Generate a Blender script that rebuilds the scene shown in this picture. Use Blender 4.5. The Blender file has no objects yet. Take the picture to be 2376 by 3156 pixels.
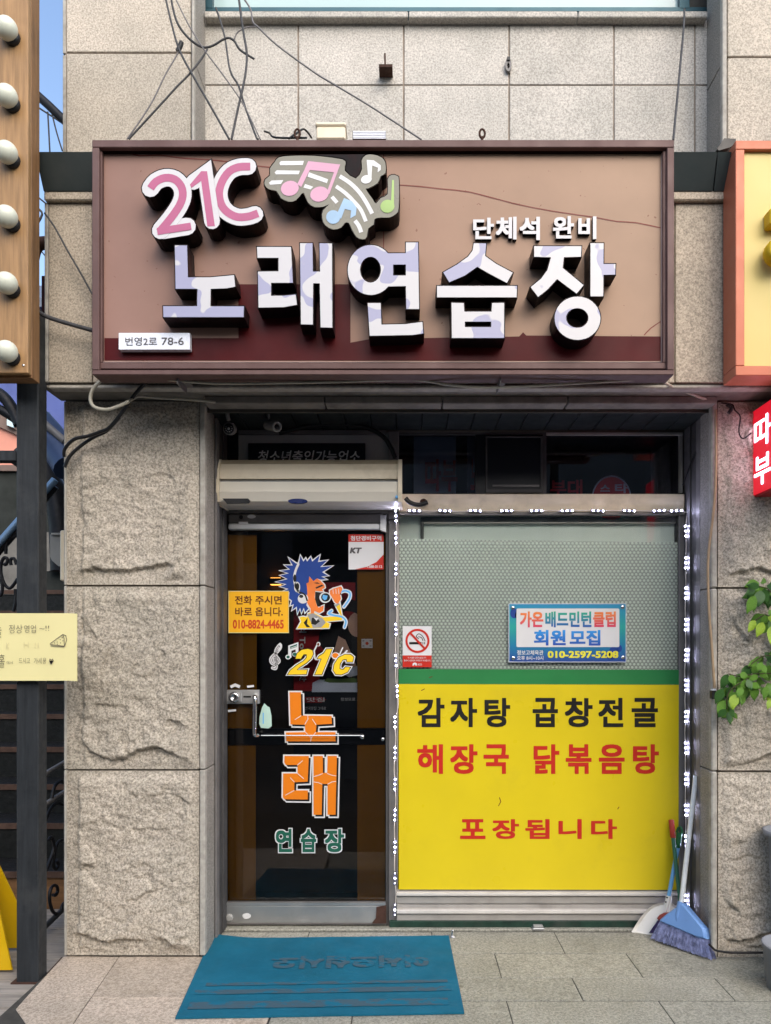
import bpy, bmesh, math, random
from mathutils import Vector, Matrix, noise
from mathutils.geometry import tessellate_polygon
random.seed(7)
SC = bpy.context.scene
COL = SC.collection
# ------------------------------------------------------------------ camera
F = 2280.0; CX = 1250.0; CY = 2000.0; DC = 3.6; H = 1.5       # focal (photo px), vanishing point, camera distance, height
cam = bpy.data.cameras.new('camera'); camo = bpy.data.objects.new('camera', cam); COL.objects.link(camo)
camo.location = (0, -DC, H); camo.rotation_euler = (math.radians(90), 0, 0)
cam.sensor_width = 36; cam.lens = 36 * F / 3156
cam.shift_x = -(CX - 1188) / 3156; cam.shift_y = (CY - 1578) / 3156
cam.clip_start = .05; cam.clip_end = 400
SC.camera = camo
# ------------------------------------------------------------------ sky, sun, exposure
SUNV = Vector((.42, -1.0, .80)).normalized()
wd = bpy.data.worlds.new('World'); SC.world = wd; wd.use_nodes = True
wn = wd.node_tree.nodes; bg = wn['Background']; sky = wn.new('ShaderNodeTexSky'); sky.sky_type = 'NISHITA'
sky.sun_disc = False; sky.sun_elevation = math.asin(SUNV.z); sky.sun_rotation = math.atan2(SUNV.x, SUNV.y)
sky.air_density = 1.0; sky.dust_density = 2.0; sky.ozone_density = 1.0
wd.node_tree.links.new(sky.outputs[0], bg.inputs[0]); bg.inputs[1].default_value = .15
sl = bpy.data.lights.new('sun', 'SUN'); so = bpy.data.objects.new('sun', sl); COL.objects.link(so)
sl.energy = 1.3; sl.angle = math.radians(75); sl.color = (1, .94, .84)
so.rotation_euler = (-SUNV).to_track_quat('-Z', 'Y').to_euler()
vs = SC.view_settings; vs.view_transform = 'Standard'; vs.look = 'None'; vs.gamma = 1; vs.exposure = 1.22
vs.use_curve_mapping = False
# ------------------------------------------------------------------ projection helpers (photo pixel -> point on a real plane)
def P(px, py, Y):
    d = DC + Y
    return Vector(((px - CX) * d / F, Y, H - (py - CY) * d / F))
def G(px, py, z=0.0):
    d = (H - z) * F / (py - CY)
    return Vector(((px - CX) * d / F, d - DC, z))
def PX(px, py, X):
    d = X * F / (px - CX)
    return Vector((X, d - DC, H - (py - CY) * d / F))
def ONP(px, py, p0, n):
    o = Vector((0, -DC, H)); r = Vector(((px - CX) / F, 1, -(py - CY) / F))
    return o + r * ((p0 - o).dot(n) / r.dot(n))
def T(ox, oy, s, pts): return [(ox + s * a, oy + s * b) for a, b in pts]
def arc(cx, cy, rx, ry, a0, a1, n):
    return [(cx + rx * math.cos(math.radians(a0 + (a1 - a0) * i / n)), cy + ry * math.sin(math.radians(a0 + (a1 - a0) * i / n))) for i in range(n + 1)]
def ell(cx, cy, rx, ry, n=24, rot=0):
    c, s = math.cos(math.radians(rot)), math.sin(math.radians(rot)); o = []
    for i in range(n):
        a = 2 * math.pi * i / n; x, y = rx * math.cos(a), ry * math.sin(a)
        o.append((cx + x * c - y * s, cy + x * s + y * c))
    return o
def area(p): return sum(p[i][0] * p[(i + 1) % len(p)][1] - p[(i + 1) % len(p)][0] * p[i][1] for i in range(len(p))) / 2
def grow(p, d, lim=2.0):
    p = [tuple(q) for q in p]; sg = 1 if area(p) > 0 else -1; o = []; n = len(p)
    for i in range(n):
        a, b, c = Vector(p[i - 1]), Vector(p[i]), Vector(p[(i + 1) % n])
        u = (b - a); v = (c - b)
        if u.length < 1e-9 or v.length < 1e-9: o.append(tuple(b)); continue
        u.normalize(); v.normalize()
        n1 = Vector((u.y, -u.x)); n2 = Vector((v.y, -v.x)); m = n1 + n2
        if m.length < 1e-6: m = n1.copy()
        m.normalize(); k = min(lim, 1 / max(.25, m.dot(n1)))
        o.append(tuple(b + m * (sg * d * k)))
    return o
def stroke(pts, w, cap=True):
    pts = [Vector(q) for q in pts]; n = len(pts); L, R = [], []
    for i in range(n):
        if i == 0: t1 = t2 = (pts[1] - pts[0]).normalized()
        elif i == n - 1: t1 = t2 = (pts[-1] - pts[-2]).normalized()
        else: t1 = (pts[i] - pts[i - 1]).normalized(); t2 = (pts[i + 1] - pts[i]).normalized()
        n1 = Vector((-t1.y, t1.x)); n2 = Vector((-t2.y, t2.x)); m = (n1 + n2)
        m = m.normalized() if m.length > 1e-6 else n1
        k = min(1.9, 1 / max(.3, m.dot(n1)))
        L.append(pts[i] + m * (w / 2 * k)); R.append(pts[i] - m * (w / 2 * k))
    o = list(L)
    if cap:
        t = (pts[-1] - pts[-2]).normalized(); nn = Vector((-t.y, t.x))
        for a in (60, 30, 0, -30, -60): o.append(pts[-1] + (t * math.cos(math.radians(a)) + nn * math.sin(math.radians(a))) * (w / 2))
    o += R[::-1]
    if cap:
        t = (pts[0] - pts[1]).normalized(); nn = Vector((-t.y, t.x))
        for a in (60, 30, 0, -30, -60): o.append(pts[0] + (t * math.cos(math.radians(a)) + nn * math.sin(math.radians(a))) * (w / 2))
    return [tuple(q) for q in o]
def smooth_path(pts, k=4):
    out = []; n = len(pts)
    for i in range(n - 1):
        p0, p1, p2, p3 = pts[max(i - 1, 0)], pts[i], pts[i + 1], pts[min(i + 2, n - 1)]
        for j in range(k):
            t = j / k
            out.append(tuple(.5 * (2 * p1[q] + (p2[q] - p0[q]) * t + (2 * p0[q] - 5 * p1[q] + 4 * p2[q] - p3[q]) * t * t + (3 * p1[q] - p0[q] - 3 * p2[q] + p3[q]) * t ** 3) for q in range(len(p1))))
    out.append(tuple(pts[-1])); return out
# ------------------------------------------------------------------ materials
def nodes(name):
    m = bpy.data.materials.new(name); m.use_nodes = True; nt = m.node_tree
    return m, nt, nt.nodes, nt.links, nt.nodes['Principled BSDF']
def c4(c): return (c[0], c[1], c[2], 1)
def ramp(N, stops):
    r = N.new('ShaderNodeValToRGB'); e = r.color_ramp.elements
    e[0].position, e[0].color = stops[0][0], c4(stops[0][1]); e[1].position, e[1].color = stops[1][0], c4(stops[1][1])
    for p, c in stops[2:]:
        q = e.new(p); q.color = c4(c)
    return r
def coords(N, L):
    tc = N.new('ShaderNodeTexCoord'); oi = N.new('ShaderNodeObjectInfo'); ad = N.new('ShaderNodeVectorMath'); ad.operation = 'ADD'
    mu = N.new('ShaderNodeMath'); mu.operation = 'MULTIPLY'; mu.inputs[1].default_value = 37
    L.new(oi.outputs['Random'], mu.inputs[0]); L.new(tc.outputs['Object'], ad.inputs[0]); L.new(mu.outputs[0], ad.inputs[1])
    return ad.outputs[0]
def noi(N, L, co, scale, detail=3, rough=.55, stretch=None):
    n = N.new('ShaderNodeTexNoise'); n.inputs['Scale'].default_value = scale; n.inputs['Detail'].default_value = detail; n.inputs['Roughness'].default_value = rough
    if stretch:
        mp = N.new('ShaderNodeMapping'); mp.inputs['Scale'].default_value = stretch; L.new(co, mp.inputs[0]); co = mp.outputs[0]
    L.new(co, n.inputs['Vector']); return n.outputs[0]
def mixc(N, L, fac, a, b, mode='MIX'):
    m = N.new('ShaderNodeMix'); m.data_type = 'RGBA'; m.blend_type = mode
    for v, s in ((fac, m.inputs[0]), (a, m.inputs[6]), (b, m.inputs[7])):
        if isinstance(v, (int, float)): s.default_value = v
        elif isinstance(v, tuple): s.default_value = c4(v)
        else: L.new(v, s)
    return m.outputs[2]
def bump(N, L, h, B, st, dist=.01):
    b = N.new('ShaderNodeBump'); b.inputs['Strength'].default_value = st; b.inputs['Distance'].default_value = dist
    L.new(h, b.inputs['Height']); L.new(b.outputs[0], B.inputs['Normal'])
def MAT(name, col, rough=.5, metal=0, var=.12, vs=6, dirt=0, dcol=(.05, .045, .04), ds=3, bmp=0, bs=60, stretch=None, spec=.28, dlo=.5, dhi=.72):
    m, nt, N, L, B = nodes(name); co = coords(N, L)
    n = noi(N, L, co, vs, 4, .6, stretch)
    a = tuple(x * (1 - var) for x in col); b = tuple(min(1, x * (1 + var)) for x in col)
    r = ramp(N, [(.3, a), (.7, b)]); L.new(n, r.inputs[0]); out = r.outputs[0]
    if dirt:
        n2 = noi(N, L, co, ds, 6, .65); r2 = ramp(N, [(dlo, (0, 0, 0)), (dhi, (dirt, dirt, dirt))]); L.new(n2, r2.inputs[0])
        out = mixc(N, L, r2.outputs[0], out, dcol)
    L.new(out, B.inputs['Base Color']); B.inputs['Roughness'].default_value = rough; B.inputs['Metallic'].default_value = metal
    B.inputs['Specular IOR Level'].default_value = spec
    if rough > .15:
        rr = ramp(N, [(.3, (rough * .8,) * 3), (.7, (min(1, rough * 1.2),) * 3)]); L.new(noi(N, L, co, vs * 2.3, 3), rr.inputs[0]); L.new(rr.outputs[0], B.inputs['Roughness'])
    if bmp: bump(N, L, noi(N, L, co, bs, 4), B, bmp, .004)
    return m
def EMI(name, col, st, base=(.8, .8, .8)):
    m, nt, N, L, B = nodes(name); B.inputs['Base Color'].default_value = c4(base)
    B.inputs['Emission Color'].default_value = c4(col); B.inputs['Emission Strength'].default_value = st; return m
def GRANITE(name, light, dark, sc=115, grime=.35, gcol=(.12, .105, .08), rough=.75, bmp=.25, gs=1.6, big=.0, flk=.42, spots=0):
    m, nt, N, L, B = nodes(name); co = coords(N, L)
    n1 = noi(N, L, co, sc, 3, .6); n2 = noi(N, L, co, sc * 2.3, 2, .5); n3 = noi(N, L, co, 5, 4, .6)
    mid = tuple((a + b) / 2 for a, b in zip(light, dark))
    r1 = ramp(N, [(.33, dark), (.46, mid), (.56, light), (.75, tuple(min(1, x * 1.18) for x in light))]); L.new(n1, r1.inputs[0])
    r2 = ramp(N, [(.34, (flk, flk * .99, flk * .97)), (.47, (1, 1, 1))]); L.new(n2, r2.inputs[0])
    c = mixc(N, L, .75, r1.outputs[0], r2.outputs[0], 'MULTIPLY')
    r3 = ramp(N, [(.3, (.86, .85, .82)), (.7, (1.06, 1.03, 1.0))]); L.new(n3, r3.inputs[0])
    c = mixc(N, L, 1.0, c, r3.outputs[0], 'MULTIPLY')
    g = noi(N, L, co, gs, 7, .7); rg = ramp(N, [(.52, (0, 0, 0)), (.78, (grime,) * 3)]); L.new(g, rg.inputs[0])
    c = mixc(N, L, rg.outputs[0], c, gcol)
    if grime > .3:
        g2 = noi(N, L, co, 3, 6, .7, (6, 6, .35)); rg2 = ramp(N, [(.55, (0, 0, 0)), (.8, (grime * .7,) * 3)]); L.new(g2, rg2.inputs[0])
        c = mixc(N, L, rg2.outputs[0], c, gcol)
    oi = N.new('ShaderNodeObjectInfo'); rt = ramp(N, [(0, (.90, .90, .885)), (1, (1.05, 1.04, 1.03))]); L.new(oi.outputs['Random'], rt.inputs[0]); c = mixc(N, L, 1.0, c, rt.outputs[0], 'MULTIPLY')
    if spots:
        vo = N.new('ShaderNodeTexVoronoi'); vo.inputs['Scale'].default_value = 5.5; L.new(co, vo.inputs['Vector']); rs = ramp(N, [(.045, (spots,) * 3), (.085, (0, 0, 0))]); L.new(vo.outputs['Distance'], rs.inputs[0]); c = mixc(N, L, rs.outputs[0], c, tuple(x * .8 for x in gcol))
    L.new(c, B.inputs['Base Color']); B.inputs['Roughness'].default_value = rough
    b1 = N.new('ShaderNodeBump'); b1.inputs['Strength'].default_value = bmp; b1.inputs['Distance'].default_value = .003; L.new(n1, b1.inputs['Height'])
    if big:
        b2 = N.new('ShaderNodeBump'); b2.inputs['Strength'].default_value = big; b2.inputs['Distance'].default_value = .02
        L.new(noi(N, L, co, 28, 6, .65), b2.inputs['Height']); L.new(b2.outputs[0], b1.inputs['Normal'])
    L.new(b1.outputs[0], B.inputs['Normal']); return m
def GLASS(name, tint, refl=1.0, rough=.01):
    m, nt, N, L, B = nodes(name); N.remove(B)
    tr = N.new('ShaderNodeBsdfTransparent'); tr.inputs[0].default_value = c4(tint)
    gl = N.new('ShaderNodeBsdfGlossy'); gl.inputs[0].default_value = (refl, refl, refl, 1); gl.inputs['Roughness'].default_value = rough
    fr = N.new('ShaderNodeFresnel'); fr.inputs[0].default_value = 1.5; mx = N.new('ShaderNodeMixShader')
    L.new(fr.outputs[0], mx.inputs[0]); L.new(tr.outputs[0], mx.inputs[1]); L.new(gl.outputs[0], mx.inputs[2])
    L.new(mx.outputs[0], N['Material Output'].inputs[0]); return m
def GRAD(name, stops, lo, hi, axis='Z', rough=.35):
    m, nt, N, L, B = nodes(name); tc = N.new('ShaderNodeTexCoord'); sp = N.new('ShaderNodeSeparateXYZ'); L.new(tc.outputs['Object'], sp.inputs[0])
    mr = N.new('ShaderNodeMapRange'); mr.inputs[1].default_value = lo; mr.inputs[2].default_value = hi; L.new(sp.outputs[axis], mr.inputs[0])
    r = ramp(N, stops); L.new(mr.outputs[0], r.inputs[0]); L.new(r.outputs[0], B.inputs['Base Color']); B.inputs['Roughness'].default_value = rough; return m
g_panel = GRANITE('granite_sawn_pale', (.53, .51, .475), (.335, .32, .30), 110, .33, (.22, .20, .165), flk=.62)
g_wing = GRANITE('granite_sawn_warm', (.52, .47, .40), (.31, .28, .235), 115, .28, flk=.58)
g_beam = GRANITE('granite_beam', (.49, .43, .35), (.27, .235, .19), 110, .34, flk=.55)
g_rough = GRANITE('granite_split_face', (.52, .475, .405), (.24, .218, .185), 95, .42, (.19, .165, .115), .85, .45, 2.6, .5, flk=.48)
g_rev = GRANITE('granite_reveal', (.33, .315, .29), (.18, .17, .155), 150, .3)
g_floor = GRANITE('granite_paving_grey', (.355, .355, .305), (.20, .20, .17), 90, .42, (.11, .105, .075), .6, .15, spots=.5)
g_slab = GRANITE('granite_paving_pink', (.53, .46, .385), (.31, .26, .21), 85, .42, (.20, .155, .09), .45, .12, spots=.4)
m_grout = MAT('joint_mortar', (.25, .205, .165), .95, 0, .25, 12)
m_groutd = MAT('dark_joint', (.05, .048, .042), .95, 0, .25, 12)
m_trim = MAT('stone_trim', (.36, .34, .30), .7, 0, .2, 30, .5, (.14, .12, .09), 6)
m_core = MAT('concrete', (.2, .19, .17), .9, 0, .2, 5, .5, (.07, .065, .06), 4, .3)
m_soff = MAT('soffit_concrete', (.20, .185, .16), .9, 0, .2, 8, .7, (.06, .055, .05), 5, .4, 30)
m_flash = MAT('dark_grey_flashing', (.055, .07, .07), .45, .3, .1, 3, .35, (.12, .12, .11), 2.5)
m_wood = MAT('varnished_board', (.30, .175, .078), .4, 0, .28, 5, .6, (.12, .07, .035), 2.2, .15, 40, (12, 12, .7), dlo=.56, dhi=.8)
m_woodd = MAT('board_edge', (.20, .105, .045), .5, 0, .3, 5, .4, (.06, .035, .02), 4, .15, 40, (12, 12, .7))
m_bulb = MAT('frosted_bulb', (.60, .62, .52), .12, 0, .05, 8, .4, (.32, .30, .22), 16, dlo=.56, dhi=.75)
m_post = MAT('painted_steel_post', (.020, .023, .026), .6, .0, .3, 9, .45, (.06, .062, .06), 5, .12, 50, (8, 8, .5))
m_black = MAT('black_plastic', (.015, .015, .016), .4, 0, .2)
m_blackmet = MAT('black_iron', (.012, .012, .014), .45, .3, .3, 20)
m_rust = MAT('rusty_iron', (.07, .035, .025), .8, .3, .4, 30, .6, (.02, .014, .012), 15)
m_cable = MAT('grey_black_cable', (.05, .05, .052), .6, 0, .25, 30)
m_cableg = MAT('grey_cable', (.15, .14, .14), .6, 0, .25, 30)
m_hose = MAT('dirty_white_hose', (.38, .36, .29), .5, 0, .15, 15, .5, (.16, .14, .10), 9)
m_sframe = MAT('mauve_brown_frame', (.105, .058, .052), .5, .1, .1, 4, .35, (.19, .12, .11), 5)
m_frame_in = MAT('pale_trim_line', (.42, .33, .31), .5, .1, .1)
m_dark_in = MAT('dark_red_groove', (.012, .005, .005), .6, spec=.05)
m_lside = MAT('letter_side', (.008, .005, .006), .4, 0, .3, 12, .5, (.045, .006, .006), 7, spec=.08)
m_white = MAT('white_acrylic', (.55, .54, .55), .25, 0, .03, 8, .12, (.5, .48, .42), 20)
m_whiteline = MAT('white_vinyl', (.64, .64, .64), .35, 0, .03)
m_pink = MAT('pink_vinyl', (.40, .10, .20), .35, 0, .05, 9)
m_notepink = MAT('pale_pink_vinyl', (.57, .31, .42), .35, 0, .03)
m_taupe = MAT('taupe_acrylic', (.20, .19, .15), .3, 0, .06, 9, .2, (.18, .15, .11), 12)
m_nblue = MAT('pale_blue_vinyl', (.31, .46, .62), .35); m_ngreen = MAT('lime_vinyl', (.32, .47, .15), .35)
m_stainless = MAT('brushed_stainless', (.50, .50, .49), .42, .85, .06, 4, .3, (.3, .28, .26), 6)
m_chrome = MAT('chrome', (.7, .7, .7), .12, 1.0, .05)
m_palealu = MAT('pale_aluminium', (.60, .57, .53), .5, .15, .08, 6, .4, (.36, .33, .29), 5)
m_alu = MAT('aluminium_frame', (.36, .34, .315), .55, .25, .12, 5, .35, (.16, .14, .12), 6)
m_aludark = MAT('dark_bronze_frame', (.06, .058, .057), .6, .0, .2, 6, .3, (.14, .14, .14), 5)
m_alumid = MAT('grey_bronze_frame', (.17, .16, .155), .55, .2, .2, 6, .3, (.09, .09, .09), 5)
m_railbeige = MAT('aluminium_rail', (.66, .56, .42), .55, .0, .12, 4, .5, (.28, .23, .17), 5, 0, 40, (1, 1, 4))
m_green_base = MAT('dark_green_base', (.012, .035, .024), .6, 0, .4, 15, .6, (.05, .05, .045), 8)
m_beige = MAT('aged_ivory_plastic', (.72, .63, .47), .35, 0, .05, 4, .5, (.34, .27, .17), 3.5)
m_beiged = MAT('aged_ivory_dirty', (.40, .33, .22), .5, 0, .15, 5, .5, (.20, .15, .09), 4)
m_grey = MAT('grey_plastic', (.28, .28, .265), .4, 0, .08)
m_dkred = MAT('deep_red_print', (.30, .012, .016), .4, 0, .1); m_red = MAT('red_vinyl', (.48, .025, .014), .4, 0, .05)
m_blackv = MAT('black_vinyl', (.014, .013, .012), .4, 0, .1)
m_yellow = MAT('yellow_banner', (.64, .50, .014), .32, 0, .05, 2.0, .35, (.40, .31, .03), 3.5, bmp=.35, bs=5, dlo=.55, dhi=.85)
m_greenv = MAT('green_vinyl', (.025, .19, .055), .4, 0, .04, 3, .2, (.02, .12, .04), 9)
m_orangev = MAT('orange_vinyl', (.70, .19, .010), .38, 0, .03); m_goldv = MAT('gold_vinyl', (.82, .55, .02), .38, 0, .03)
m_dgreen = MAT('dark_green_vinyl', (.012, .10, .065), .4); m_blue = MAT('royal_blue_vinyl', (.018, .055, .26), .4, 0, .05)
m_sky = MAT('sky_blue_vinyl', (.12, .40, .74), .4); m_skin = MAT('orange_skin_vinyl', (.80, .21, .045), .4)
m_greyv = MAT('grey_vinyl', (.30, .30, .30), .4); m_noticey = MAT('amber_card', (.82, .43, .018), .4, 0, .03)
m_brownv = MAT('brown_ink', (.13, .035, .008), .5); m_redink = MAT('red_ink', (.55, .06, .015), .5)
m_paper = MAT('pale_yellow_paper', (.68, .62, .31), .8, 0, .03, 3, .15, (.7, .62, .3), 5); m_ink = MAT('pencil_ink', (.07, .055, .05), .8); m_inkf = MAT('faded_ink', (.55, .49, .27), .8)
m_plate = MAT('white_plate', (.70, .72, .78), .3, .1, .03); m_greyink = MAT('grey_ink', (.09, .085, .09), .5)
m_mat = MAT('blue_rubber_mat', (.011, .110, .175), .7, 0, .14, 5, .45, (.014, .085, .12), 4, .3, 120, spec=.08)
def worn_mat():
    m, nt, N, L, B = nodes('worn_mat_print'); tc = N.new('ShaderNodeTexCoord'); n = noi(N, L, tc.outputs['Object'], 7, 7, .75, (1, 2.2, 1)); r = ramp(N, [(.44, (0, 0, 0)), (.50, (.85,) * 3)]); L.new(n, r.inputs[0])
    L.new(mixc(N, L, r.outputs[0], (.011, .115, .185), (.055, .088, .11)), B.inputs['Base Color']); B.inputs['Roughness'].default_value = .75; B.inputs['Specular IOR Level'].default_value = .08; return m
m_matp = worn_mat()
m_bluep = MAT('blue_broom_plastic', (.15, .29, .58), .4, 0, .06, 8, .35, (.07, .10, .2), 14, dlo=.58, dhi=.75)
m_brist = MAT('blue_bristle', (.20, .22, .37), .8, 0, .55, 45, spec=.05); m_bristd = MAT('dark_bristle', (.035, .025, .085), .7, 0, .3, 60)
m_whitep = MAT('white_plastic', (.72, .70, .65), .45, 0, .04, 6, .5, (.35, .30, .24), 12, dlo=.57, dhi=.78)
m_handlew = MAT('pale_painted_handle', (.66, .70, .72), .35, 0, .06, 10, .4, (.3, .3, .3), 20)
m_handleb = MAT('light_blue_handle', (.13, .34, .60), .35); m_handleg = MAT('green_handle', (.025, .10, .062), .35); m_gripg = MAT('green_grip', (.012, .11, .035), .45)
m_gripr = MAT('red_grip', (.33, .035, .022), .5, 0, .1); m_redp = MAT('red_broom_plastic', (.26, .05, .045), .45)
m_orangef = MAT('coral_frame', (.46, .15, .085), .45, .1, .05); m_corald = MAT('coral_frame', (.40, .13, .075), .5, .1, .1)
m_cream = MAT('cream_yellow_panel', (.60, .48, .17), .45, 0, .04, 2); m_gold = MAT('gold_letter', (.55, .36, .01), .4)
m_lit = EMI('lit_red_panel', (.9, .01, .03), .28, (.6, .02, .03)); m_litw = EMI('lit_white_letter', (.95, .75, 1.0), .8); m_redbox = MAT('red_box_side', (.45, .01, .02), .4)
m_led = EMI('led', (.66, .66, 1.0), 190); m_ledd = EMI('led_dim', (.60, .60, 1.0), 4); m_ledbody = MAT('led_module', (.10, .10, .11), .9, spec=0); m_wire = MAT('white_wire', (.62, .56, .50), .5)
m_lamp = EMI('warm_lamp', (1, .42, .07), 2.2)
m_deck = MAT('weathered_board', (.25, .225, .195), .8, 0, .3, 4, .5, (.20, .15, .10), 3, .35, 60, (.7, 12, 12))
m_deckb = MAT('brown_riser_board', (.17, .085, .035), .6, 0, .25, 5, .4, (.07, .04, .02), 4, .2, 60, (.7, 12, 12))
m_tread = MAT('chequer_plate', (.035, .036, .038), .4, .7, .3, 25, .4, (.07, .05, .04), 8, .8, 45); m_nose = MAT('rusted_nosing', (.085, .05, .036), .6, .3, .3, 15)
m_riser = MAT('stair_riser', (.018, .019, .018), .45, .5, .3, 30, 0, bmp=.8, bs=50)
m_bluewall = MAT('blue_plaster', (.075, .10, .27), .8, 0, .1, 3, .3, (.05, .07, .17), 5); m_pinkwall = MAT('salmon_plaster', (.62, .27, .20), .85, 0, .08, 3)
m_brownwall = MAT('brown_plaster', (.17, .12, .10), .85, 0, .12, 5); m_roof = MAT('slate_roof', (.10, .12, .16), .6); m_bluemet = MAT('blue_metal', (.045, .07, .14), .45, .3)
m_darkwall = MAT('dark_alley_wall', (.028, .032, .028), .8, 0, .3, 3); m_bluelit_rail = MAT('blue_lit_rail', (.22, .34, .48), .45, .2)
m_wet = MAT('yellow_sign_plastic', (.58, .36, .004), .4, 0, .05, 5, .3, (.6, .35, .01), 9)
m_leaf = MAT('leaf', (.10, .22, .03), .4, 0, .25, 18); m_leafd = MAT('leaf_dark', (.035, .10, .022), .4, 0, .25, 18); m_leafy = MAT('leaf_young', (.24, .36, .035), .4, 0, .2, 18); m_stem = MAT('twig', (.06, .055, .025), .7)
m_pot = MAT('grey_pot', (.20, .21, .23), .5, 0, .1); m_soil = MAT('dark_soil', (.015, .02, .022), .9)
m_tan = MAT('tan_conduit', (.33, .235, .145), .55, 0, .15, 20)
m_asphalt = MAT('asphalt', (.06, .06, .06), .85, 0, .25, 30, 0, bmp=.5, bs=150); m_opp = MAT('street_facade', (.20, .19, .18), .8, 0, .1, 1); m_oppg = MAT('street_window', (.03, .035, .04), .1)
m_ibrown = MAT('interior_wall', (.045, .027, .012), .7, 0, .1, 2); m_ifloor = MAT('interior_floor', (.05, .055, .05), .4)
m_film = MAT('amber_film', (.24, .105, .008), .4, 0, .15, 2, .3, (.15, .08, .012), 2, spec=.1); m_board = MAT('pale_green_board', (.78, .83, .77), .5, 0, .04, 2, .2, (.50, .60, .52), 3)
m_uglass = MAT('pale_upper_glass', (.36, .48, .48), .06, 0, .06, 1.5); m_uframe = MAT('teal_window_frame', (.03, .08, .10), .4, .3)
gl_door = GLASS('door_glass', (.80, .80, .80), .6); gl_tr = GLASS('transom_glass', (.62, .64, .72)); gl_win = GLASS('window_glass', (.95, .97, .96))
m_slat = MAT('dark_soffit_slat', (.035, .042, .042), .35, .4, .15, 6); m_lintel = MAT('lintel_bronze', (.085, .078, .065), .45, .4, .15, 5)
m_wboard = MAT('dusty_white_board', (.36, .36, .35), .6, 0, .1, 3); m_blackboard = MAT('black_panel', (.006, .007, .010), .35)
m_dull = MAT('dull_white_ink_and_reflection', (.66, .66, .65), .6)  # printed white, also the white of the mirrored round sign
m_refl_red = MAT('red_sign_reflection', (.70, .035, .03), .5)  # red of street signs mirrored in the transom, painted as a colour
def camo_mat():
    m, nt, N, L, B = nodes('peeling_letter_face'); co = coords(N, L); n = noi(N, L, co, 7.5, 1.2, .45)
    r = ramp(N, [(.535, (.48, .47, .48)), (.545, (.27, .27, .40))]); L.new(n, r.inputs[0])
    d = noi(N, L, co, 22, 6, .7); r2 = ramp(N, [(.62, (0, 0, 0)), (.82, (.45,) * 3)]); L.new(d, r2.inputs[0])
    L.new(mixc(N, L, r2.outputs[0], r.outputs[0], (.45, .40, .34)), B.inputs['Base Color']); B.inputs['Roughness'].default_value = .28; return m
m_camo = camo_mat()
def face_mat():      # sign face: salmon acrylic, darker towards the left, painted maroon lower field with a step (the step is print, its edge stays put)
    m, nt, N, L, B = nodes('sign_face'); tc = N.new('ShaderNodeTexCoord'); sp = N.new('ShaderNodeSeparateXYZ'); L.new(tc.outputs['Object'], sp.inputs[0])
    co = tc.outputs['Object']
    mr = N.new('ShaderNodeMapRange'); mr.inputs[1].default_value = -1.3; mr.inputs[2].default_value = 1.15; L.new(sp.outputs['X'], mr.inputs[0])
    grad = ramp(N, [(0, (.255, .15, .122)), (.45, (.305, .185, .135)), (.75, (.345, .222, .153)), (1, (.36, .238, .162))]); L.new(mr.outputs[0], grad.inputs[0])
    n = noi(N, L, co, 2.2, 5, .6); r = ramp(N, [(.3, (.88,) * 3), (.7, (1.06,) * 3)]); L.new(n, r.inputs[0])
    c = mixc(N, L, 1, grad.outputs[0], r.outputs[0], 'MULTIPLY')
    st = noi(N, L, co, 5, 6, .7, (5, 5, .6)); rs = ramp(N, [(.6, (0, 0, 0)), (.85, (.5,) * 3)]); L.new(st, rs.inputs[0]); c = mixc(N, L, rs.outputs[0], c, (.25, .20, .14))
    sk = noi(N, L, co, 42, 2, .5); rk = ramp(N, [(.735, (0, 0, 0)), (.75, (.7,) * 3)]); L.new(sk, rk.inputs[0]); c = mixc(N, L, rk.outputs[0], c, (.17, .07, .05))
    L.new(c, B.inputs['Base Color']); B.inputs['Roughness'].default_value = .4; B.inputs['Specular IOR Level'].default_value = .15; return m
m_face = face_mat()
m_maroon = MAT('maroon_field', (.062, .005, .006), .4, 0, .25, 3, .3, (.095, .018, .016), 5, spec=.1)
m_stain = MAT('rust_run', (.17, .035, .025), .5, 0, .2)
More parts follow.
